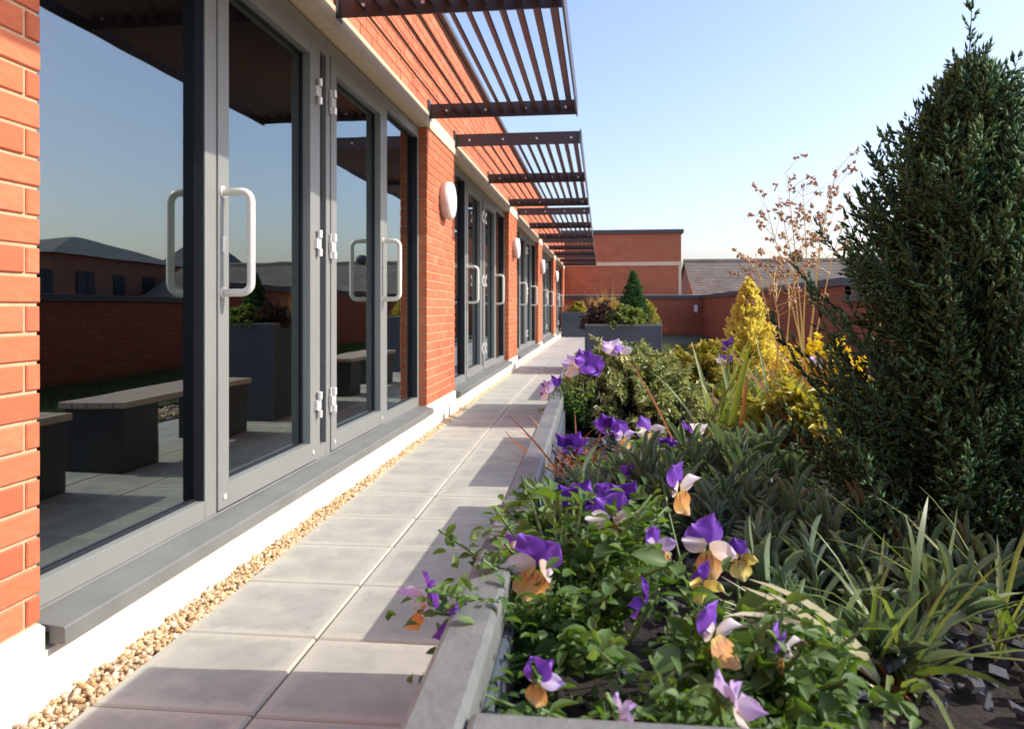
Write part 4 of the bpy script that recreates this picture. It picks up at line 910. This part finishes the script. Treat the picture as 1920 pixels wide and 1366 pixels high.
M['slate_roof'] = tiled('old_slate_roof', (.15, .15, .145), (.10, .10, .10))
hs = thing('tiled_house', 'long low house with weathered grey tiled roof behind the parapet', 'house', (9, 36, -9))
rf = MB(); nr = 34
ye, ze, yr, zr = 31.2, .55, 37.6, 3.28
for k in range(nr):                   # overlapping tile courses
    a, b = k / nr, (k + 1) / nr
    y0, y1 = ye + (yr - ye) * a - .05, ye + (yr - ye) * b; z0, z1 = ze + (zr - ze) * a + .012, ze + (zr - ze) * b + .012
    rf.add([(4.0, y0, z0 + .02), (19, y0, z0 + .02), (19, y1, z1), (4.0, y1, z1), (4.0, y0, z0 - .02), (19, y0, z0 - .02)], [(0, 1, 2, 3), (4, 5, 1, 0)])
rf.add([(4.0, yr, zr), (19, yr, zr), (19, 44, .5), (4.0, 44, .5)], [(0, 1, 2, 3)])
ro = wpart(rf.obj('roof', M['tile']), hs)
wpart(MB().tube([(4.0, yr, zr + .03), (19, yr, zr + .03)], .13, 8).obj('ridge', M['tile']), hs)
wpart(MB().prism([(ye + .4, -9), (43.6, -9), (43.6, .55), (yr, zr - .06), (ye + .4, .62)], 'x', 4.12, 18.9).obj('wall', M['brick_tex'], recalc=True), hs)
t = thing('chimney_cowl', 'dark rounded cowl on the ridge of the grey tiled roof', 'chimney', (9.35, 37.6, 3.3))
MB().tube([(0, 0, -.2), (0, 0, .08), (0, 0, .12), (0, 0, .34), (0, 0, .46)], [.2, .2, .33, .36, .12], 12).obj('cowl', M['dark_cap'], t, True)
MB().box(-.28, .28, -.28, .28, -.4, -.12).obj('base', M['brick_dark'], t)
def house(name, label, x0, x1, y0, y1, eave, ridge, hip, wins, chim):
    t = thing(name, label, 'house', ((x0 + x1) / 2, (y0 + y1) / 2, -9))
    wpart(MB().box(x0, x1, y0, y1, -9, eave).obj('wall', M['brick_dark']), t)
    xm = (x0 + x1) / 2; r = MB(); o = .35; a, b, c, d = x0 - o, x1 + o, y0 - o, y1 + o
    r.add([(a, c, eave), (b, c, eave), (b, d, eave), (a, d, eave), (xm, c + hip, ridge), (xm, d - hip, ridge)], [(0, 1, 4), (2, 3, 5), (1, 2, 5, 4), (3, 0, 4, 5), (3, 2, 1, 0)])
    rr = wpart(r.obj('roof', M['slate_roof']), t)
    for (cx, cy, ch) in chim: MB().box(cx - .5, cx + .5, cy - .35, cy + .35, eave, ch).box(cx - .56, cx + .56, cy - .41, cy + .41, ch - .3, ch - .15).obj('chimney', M['brick_dark'], rr)
    for (yy, zz, ww, hh) in wins:
        f = wpart(MB().box(x0 - .06, x0 + .02, yy - ww/2, yy + ww/2, zz - hh/2, zz + hh/2).obj('window', M['dark_block']), t)
        for s in (-1, 1): MB().box(x0 - .075, x0 - .062, yy + s * ww/4 - ww/4 + .06, yy + s * ww/4 + ww/4 - .06, zz - hh/2 + .08, zz + hh/2 - .08).obj('pane', M['winpane_far'], f)
house('hipped_house', 'old brick house with hipped slate roof mirrored in the window beside the brick pier', 20, 25, 29, 39, 3.35, 4.5, 5.0, [(yy, zz, 1.0, 1.5) for yy in (28.6, 31, 33.4, 35.8) for zz in (1.9, -1.2)], [(23, 29.6, 4.7), (24, 38, 4.0)])
house('gabled_house', 'dark brick gabled house mirrored in the glazed door', 26, 33, 54, 63, 3.0, 6.2, 2.5, [(yy, 1.5, 1.0, 1.4) for yy in (56, 58.5, 61)], [(28, 54.8, 6.6)])
house('terrace_house', 'low dark house with a long slate roof mirrored beside the second door handle', 24, 33, 70, 98, 1.6, 4.8, 1.0, [(yy, .4, 1.2, 1.3) for yy in (73, 78, 83, 88, 93)], [(27, 86, 5.4)])
t = thing('tower_block', 'distant pale tower block standing above the far roofs', 'building', (52, 98, -9))
MB().box(-3, 3, -3, 3, 0, 15.6).obj('wall', M['terrace'], t)
for k in range(4):
    for s in (-1.6, 1.6): MB().box(-3.04, -3.0, s - .9, s + .9, 9.3 + k * 1.5, 10.2 + k * 1.5).obj('window', M['winpane_far'], t)
